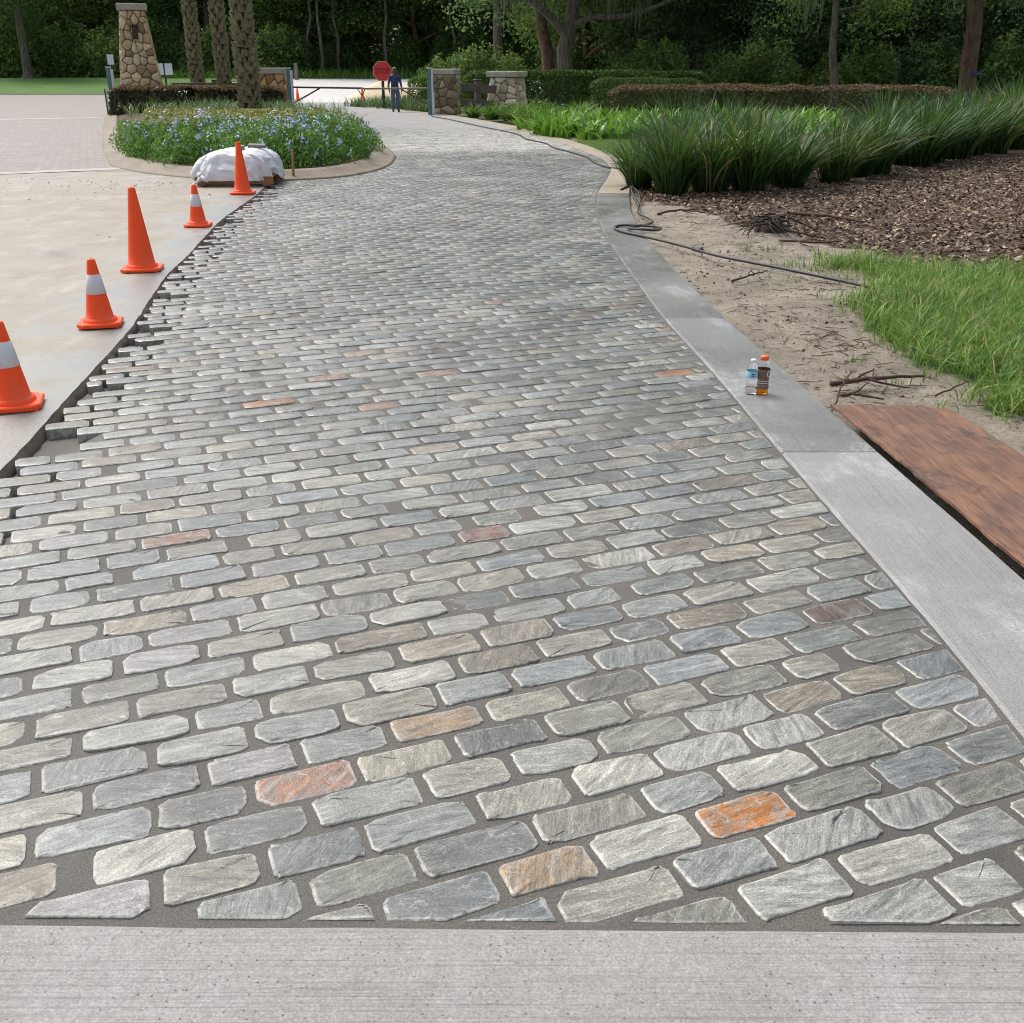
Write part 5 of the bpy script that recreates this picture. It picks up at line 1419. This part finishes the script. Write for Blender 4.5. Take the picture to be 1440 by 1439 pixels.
# ---- trees
def limb(m, p, d, L_, r, g, depth, ends, n=5, wob=.12, up=.05):
    pts = [Vector(p)]; rs = [r]; d = Vector(d).normalized()
    for k in range(n):
        d = (d + Vector(g.normal(size=3)) * wob + Vector((0, 0, up))).normalized(); pts.append(pts[-1] + d * (L_ / n)); rs.append(max(.012, r * (1 - .62 * (k + 1) / n)))
    m.tube(pts, rs, 9 if depth == 0 else (7 if depth == 1 else 5), cap=False)
    if depth >= 2: ends += [pts[-1], pts[-2], (pts[-1] + pts[-3]) / 2]
    return pts, rs
def make_tree(seed, H, r, crown_lo, spread, n_limb, leaf, per, cr, flare=1.5, lean=(0, 0), wob=.12):
    g = RS(seed); m = MB(); ends = []
    n = 9; pts = []; rs = []
    for k in range(n + 1):
        q = k / n; pts.append(Vector((lean[0] * q ** 1.3 * H + wob * g.normal() * min(1, q * 3), lean[1] * q * H + wob * g.normal() * q, H * .86 * q))); rs.append(r * (1 - .72 * q) * (1 + (flare - 1) * max(0, 1 - q * 14)))
    pts.insert(1, pts[0].lerp(pts[1], .25)); rs.insert(1, r * 1.02)
    m.tube(pts, rs, 12, cap=False)
    for k in range(n_limb):
        q = crown_lo + (1 - crown_lo) * (k + .5 * g.rand()) / n_limb; z = q * H * .86
        i = min(len(pts) - 2, max(1, int(q * n) + 1)); b = pts[i]
        a = k * 2.4 + g.rand(); el = .15 + .6 * q
        L_ = spread * (1.1 - .55 * q) * (.75 + .5 * g.rand())
        P1, R1 = limb(m, (b.x, b.y, z), (math.cos(a), math.sin(a), el * .8), L_, rs[i] * .5, g, 1, ends)
        ends.append(P1[-1])
        for j in range(4):
            b2 = P1[1 + j % 5]; a2 = a + (g.rand() - .5) * 2.6
            limb(m, b2, (math.cos(a2), math.sin(a2), g.normal() * .35 + .1), L_ * .5 * (.6 + .6 * g.rand()), R1[1 + j % 5] * .5, g, 2, ends, 4, .18, .0)
    E = np.array([tuple(e) for e in ends]); k = g.randint(0, len(E), per // 40)
    C_ = E[k] + g.normal(size=(len(k), 3)) * cr * .7; kk = np.repeat(np.arange(len(C_)), 40)
    P = C_[kk] + g.normal(size=(len(kk), 3)) * np.array([cr, cr, cr * .55]) * .55
    V, F, v = leaf_arrays(P, leaf, g, .5, np.tile([0, 0, .8], (len(P), 1)), .9)
    tone = np.repeat(np.repeat(g.rand(len(C_)), 40), 4); v = np.clip(v * .6 + tone * .5, 0, 1)
    return m.mesh('trunk', True), make_mesh('crown', V, F, {'v': v})
def place_tree(name, mt, mats, loc, rz, s, label, group=None):
    o = empty(name, loc, rz); o.scale = (s, s, s)
    obj('trunk', mt[0], mats[0], o); obj('crown', mt[1], mats[1], o)
    return tag(o, label, 'tree', group)
T1 = make_tree(1, 17, .34, .22, 5.0, 15, .30, 26000, 1.15)
T2 = make_tree(2, 15, .26, .14, 4.4, 17, .26, 26000, 1.05, 1.3, (.05, 0))
T3 = make_tree(3, 19, .40, .34, 5.2, 13, .32, 22000, 1.2)
T4 = make_tree(4, 9, .12, .05, 3.0, 18, .20, 24000, .75, 1.1)       # understorey
OAK = make_tree(6, 14, .46, .44, 7.5, 12, .26, 30000, 1.2, 1.5, (.03, 0))
THIN = make_tree(7, 13, .2, .34, 3.2, 11, .16, 14000, .8, 1.2, (-.13, 0), .16)
SLIM = make_tree(8, 16, .15, .45, 2.6, 10, .24, 10000, .9, 1.1, (.02, 0))
g = RS(77)
n1 = 0
def forest(xs, ys, jit, kinds, lab, grp, zf):
    for x in xs:
        for y in ys:
            k = kinds[g.randint(len(kinds))]; xx, yy_ = x + jit * g.normal(), y + jit * .8 * g.normal()
            mt, mats = {1: (T1, (M['bark'], M['leaf_forest'])), 2: (T2, (M['bark_brown'], M['leaf_forest'])), 3: (T3, (M['bark'], M['leaf_dark'])), 4: (T4, (M['bark_brown'], M['leaf_dark']))}[k]
            place_tree('forest_tree' if k < 4 else 'understorey_tree', mt, mats, (xx, yy_, zf(yy_) - .1), g.rand() * 6.28, .85 + .35 * g.rand(), lab[0] if k < 4 else lab[1], grp[0] if k < 4 else grp[1])
tz = lambda y: float(terr(y)) - .05
L1 = ('tall broadleaf tree in the dark woods beyond the crossing road', 'small leafy understorey tree in the woods beyond the crossing road'); G1 = ('trees of the far woods', 'understorey of the far woods')
forest(np.arange(-62, 14, 6.5), [108, 118], 1.6, [1, 2, 3], L1, G1, tz)
forest(np.arange(-64, 14, 5.0), [111], 1.4, [4], L1, G1, tz)
L2 = ('tall tree in the dark woods behind the right hand hedges', 'small leafy understorey tree in the woods behind the right hand hedges'); G2 = ('trees of the right hand woods', 'understorey of the right hand woods')
forest(np.arange(7, 58, 6.5), [68, 78], 1.6, [1, 2, 3], L2, G2, tz)
forest(np.arange(9, 52, 4.2), [64, 72.], 1.2, [4], L2, G2, tz)
# shrubs at the feet of the woods
def shrub(seed, rx, ry, h, n, leaf):
    g2 = RS(seed); P, N = dome(g2, n, rx, ry, h, .45, .55, seed); V, F, v = leaf_arrays(P, leaf, g2, .5, N, 1.0)
    m = MB()
    for k in range(7):
        a = g2.rand() * 6.28; m.tube([(.05 * math.cos(a), .05 * math.sin(a), -.1), (rx * .35 * math.cos(a), ry * .35 * math.sin(a), h * .5), (rx * .6 * math.cos(a), ry * .6 * math.sin(a), h * .8)], [.04, .03, .01], 5)
    return make_mesh('foliage', V, F, {'v': v}), m.mesh('stems')
S1 = shrub(61, 2.1, 2.0, 2.6, 6000, .20); S2 = shrub(62, 1.5, 1.5, 1.3, 4000, .16)
def place_shrub(ms, mat, loc, s, label, group):
    o = empty('shrub', loc, g.rand() * 6.28); o.scale = (s, s, s * (.85 + .3 * g.rand())); obj('foliage', ms[0], mat, o); obj('stems', ms[1], M['bark_brown'], o); return tag(o, label, 'shrub', group)
for x in np.arange(-68, -18, 3.4): place_shrub(S1, M[['leaf_forest', 'leaf_hedge', 'leaf_light'][g.randint(3)]], (x + g.normal(), 103.5 + 1.2 * g.normal(), tz(104)), 1.0 + .9 * g.rand(), 'bushy shrub at the wood edge above the left lawn', 'shrubs above the left lawn')  # lighter leaf colour on some of them imitates sunlit foliage
for x in np.arange(-17, 14, 3.2): place_shrub(S1, M['leaf_dark'], (x + g.normal(), 106 + 1.0 * g.normal(), tz(106)), .8 + .6 * g.rand(), 'bushy shrub at the foot of the woods across the road', 'shrubs across the crossing road')
for x in np.arange(8, 50, 3.0): place_shrub(S1, M['leaf_dark'], (x + .6 * g.normal(), 59.0 + .9 * g.normal() + .04 * x, 0 - .05), .7 + .5 * g.rand(), 'dark shrub behind the reddish hedge and tall grass', 'shrubs behind the reddish hedge')
for x in np.arange(-5, 8, 2.6): place_shrub(S1, M['leaf_dark'], (x + .6 * g.normal(), 70 + 1.5 * g.normal(), tz(70)), .8 + .4 * g.rand(), 'dark shrub behind the clipped green hedge', 'shrubs behind the green hedge')
for x in np.arange(-1, 12, 5.5): place_tree('forest_tree', T3, (M['bark'], M['leaf_forest']), (x, 80 + 2 * g.normal(), tz(80)), g.rand() * 6, 1.0, L2[0], G2[0])
# far mass of woods closing the view
g = RS(90); n = 60000
xs = -110 + 230 * g.rand(n); ys = 126 + 12 * g.rand(n) - 42 * smooth(0, 40, xs) ; zs = 16 * g.rand(n) ** 1.1 + terr(ys)
V, F, v = leaf_arrays(np.stack([xs, ys, zs], 1), .85, g, .6, np.tile([0, -.6, .5], (n, 1)), .8)
tag(obj('far_woods', make_mesh('far_woods', V, F, {'v': v}), M['leaf_dark']), 'dense dark mass of woodland closing the view', 'woods', kind='stuff')
# single trees one can tell apart
ok_ = place_tree('oak_tree', OAK, (M['bark'], M['leaf_forest']), (2.9, 60.0, -.05), .6, 1.0, 'grey trunked oak with spreading limbs behind the green hedge')
ok_.rotation_euler.z = 0
for P_l, r_l in (([(.05, -.1, 3.3), (-.9, -.4, 4.3), (-2.2, -.8, 5.2), (-4.2, -1.2, 6.3)], .26), ([(.1, -.1, 3.7), (1.2, -.5, 4.25), (3.0, -.9, 4.3), (4.6, -1.2, 4.75), (6.6, -1.4, 5.6)], .2), ([(.1, 0, 4.2), (.6, -.3, 5.4), (1.0, -.5, 7.5)], .26)):
    Q_ = spline(P_l, 5); k_ = len(Q_); MB().tube(Q_, [r_l * (1 - .6 * i_ / k_) for i_ in range(k_)], 9).build('limb', M['bark'], ok_, True)
place_tree('leaning_tree', make_tree(9, 14, .42, .46, 6, 11, .28, 16000, 1.1, 1.3, (-.14, .02)), (M['bark_brown'], M['leaf_dark']), (2.3, 63.5, -.05), 0, 1.0, 'dark leaning trunk just left of the grey oak')
place_tree('slender_tree', THIN, (M['bark'], M['leaf_light']), (14.6, 50.0, -.05), 0, 1.0, 'slender tree with mottled trunk rising from the reddish hedge')
ct = place_tree('cypress_tree', make_tree(10, 18, .40, .30, 5, 13, .24, 22000, 1.1, 1.35, (-.10, 0)), (M['bark_brown'], M['leaf_dark']), (20.7, 50.2, -.05), 0, 1.0, 'thick brown trunk with a blue tape band at the right')
mt_ = MB(); mt_.lathe([(.43, 1.52), (.43, 1.66)], 16, cap=False); mt_.build('tape_band', plain('blue_tape', lin(40, 54, 96), .5), ct)
place_tree('lawn_tree', T3, (M['bark'], M['leaf_forest']), (-42.6, 98, tz(98)), 2.0, 1.0, 'single large tree with bare grey trunk at the lawn edge, far left')
for x, y, rz, lab in [(-18.6, 103, 0, 'pale slim trunk leaning behind the left gate post, left of a pair'), (-17.4, 102.5, 2, 'slim trunk beside the leaning one behind the left gate post'), (-16.2, 104, 4, 'third slim trunk right of the pair behind the gate'), (-11.6, 103.5, 1, 'thin straight trunk left of the stop sign'), (-5.4, 104, 3, 'pale straight trunk rising behind the person'), (3.2, 84, 5, 'slim pale trunk left of the oak')]:
    place_tree('slim_tree', SLIM, (M['bark'] if 'pale' in lab else M['bark_brown'], M['leaf_forest']), (x, y, tz(y)), rz, 1.1, lab, 'slim trees at the wood edge')

# grey moss hanging from the limbs
M['moss'] = leaf_mat('hanging_moss', [(0, G_(84, 92, 78)), (1, G_(128, 134, 116))], .9, .3, .1)
def moss(tree, spots, seed):
    g2 = RS(seed); B = []; 
    for x, y, z, k in spots: B.append(np.array([x, y, z]) + g2.normal(size=(k, 3)) * [.28, .28, .18])
    B = np.concatenate(B); n2 = len(B); H2 = .5 + 1.3 * g2.rand(n2) ** 1.5
    V, F, v, hh = blade_arrays(B * 0, H2, g2, .12, .035, 4); k = len(V) // n2
    V[:, 2] *= -1; V += np.repeat(B, k, 0)
    tag(obj('moss', make_mesh('moss', V, F, {'v': v}), M['moss'], tree), kind='stuff')
for o in [q for q in bpy.data.objects if q.parent is None and q.name.split('.')[0] in ('oak_tree', 'slender_tree', 'cypress_tree')]:
    sp = {'oak_tree': [(-3.2, -2, 5.2, 40), (-1.6, -2.5, 6.0, 40), (2.2, -2, 5.4, 40), (3.6, -1, 5.0, 30)], 'slender_tree': [(-1.7, -.6, 4.6, 26), (-2.2, -.4, 5.0, 24), (1.0, -.7, 5.2, 20)], 'cypress_tree': [(-1.6, -1.5, 5.4, 36), (1.2, -1.6, 5.0, 36), (-2.8, -1, 5.6, 30)]}[o.name.split('.')[0]]
    moss(o, sp, 5)

# ---- date palms on the island
def palm_meshes(seed):
    g2 = RS(seed); Hh = 8.5; m = MB()
    m.tube([(0, 0, z) for z in np.linspace(-.1, Hh, 18)], [.30 + .03 * math.sin(z * 5) for z in range(18)], 14)
    b = MB(); rowz = .21; k = 0; z = .1
    while z < Hh:
        for j in range(7):
            a = 2 * math.pi * (j + .5 * (k % 2)) / 7 + .12 * g2.normal(); r = .30; w_ = .145 + .03 * g2.rand(); out = .11 + .07 * g2.rand(); zz = z + .03 * g2.normal(); hh = .22 + .06 * g2.rand()
            ca, sa = math.cos(a), math.sin(a)
            f = lambda rr_, s_, z_: (rr_ * ca - s_ * sa, rr_ * sa + s_ * ca, z_)
            V = [f(r - .02, -w_, zz), f(r - .02, w_, zz), f(r + out, -w_ * .55, zz + hh), f(r + out, w_ * .55, zz + hh), f(r - .02, -w_ * .6, zz + hh * .85), f(r - .02, w_ * .6, zz + hh * .85), f(r + out * .6, 0, zz + hh * .1)]
            b.add(V, [(0, 6, 2), (6, 1, 3), (0, 1, 6), (6, 3, 2), (2, 3, 5, 4), (0, 2, 4), (1, 5, 3)])
        z += rowz; k += 1
    Vs = []; Fs = []; vs_ = []; nb_ = 0
    for k in range(38):
        a = k * 2.4; el = 1.25 - 1.5 * (k / 38); Lf = 3.2 + .5 * g2.rand()
        tt = np.linspace(0, 1, 46); ee = el - 1.1 * tt
        x = np.cumsum(np.cos(ee)) * Lf / 46; zc = Hh + np.cumsum(np.sin(ee)) * Lf / 46
        R_ = np.stack([x * math.cos(a), x * math.sin(a), zc], 1); S_ = np.array([-math.sin(a), math.cos(a), 0])
        for sd in (-1, 1):
            Lw = .42 * np.sin(np.pi * (.08 + .88 * tt)); d = S_ * sd * .8 + np.stack([np.cos(ee) * math.cos(a), np.cos(ee) * math.sin(a), np.sin(ee) - .2], 1) * .6; d = unit(d)
            q = R_ + d * Lw[:, None]; w_ = np.stack([np.cos(ee) * math.cos(a), np.cos(ee) * math.sin(a), np.sin(ee)], 1) * .016
            Vs.append(np.stack([R_ - w_, R_ + w_, q + w_ * .2, q - w_ * .2], 1).reshape(-1, 3)); Fs.append(np.arange(46 * 4).reshape(-1, 4) + nb_); nb_ += 46 * 4; vs_.append(np.repeat(g2.rand(46), 4))
    fr = make_mesh('fronds', np.concatenate(Vs), np.concatenate(Fs), {'v': np.concatenate(vs_)})
    return m.mesh('trunk', True), b.mesh('leaf_bases'), fr
pm_ = palm_meshes(3)
t = NT('palm_boot_mat'); p = t.objco(); nn = t.noise(p, 7, 5, .7)
t.pbr(t.mix(t.mapr(nn, .35, .65), lin(82, 76, 54), lin(142, 136, 104)), .95, t.bump(t.noise(p, 40, 4), .8, .02)); M['palm_boot'] = t.done()
for i, (x, y, s, lab) in enumerate([(-8.70, 36.6, .93, 'nearest date palm trunk on the island, thick and rough'), (-11.1, 42.8, .72, 'second date palm trunk, close left of the nearest one'), (-14.1, 49.8, .80, 'third date palm trunk, farthest left beside the stone pillar')]):
    o = empty('date_palm', (x, y, .1), i * 2.1); o.scale = (s, s, 1.0)
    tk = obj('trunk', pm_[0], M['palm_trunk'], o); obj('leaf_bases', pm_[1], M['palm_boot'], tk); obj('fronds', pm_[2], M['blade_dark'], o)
    tag(o, lab, 'palm tree', 'date palms on the island')
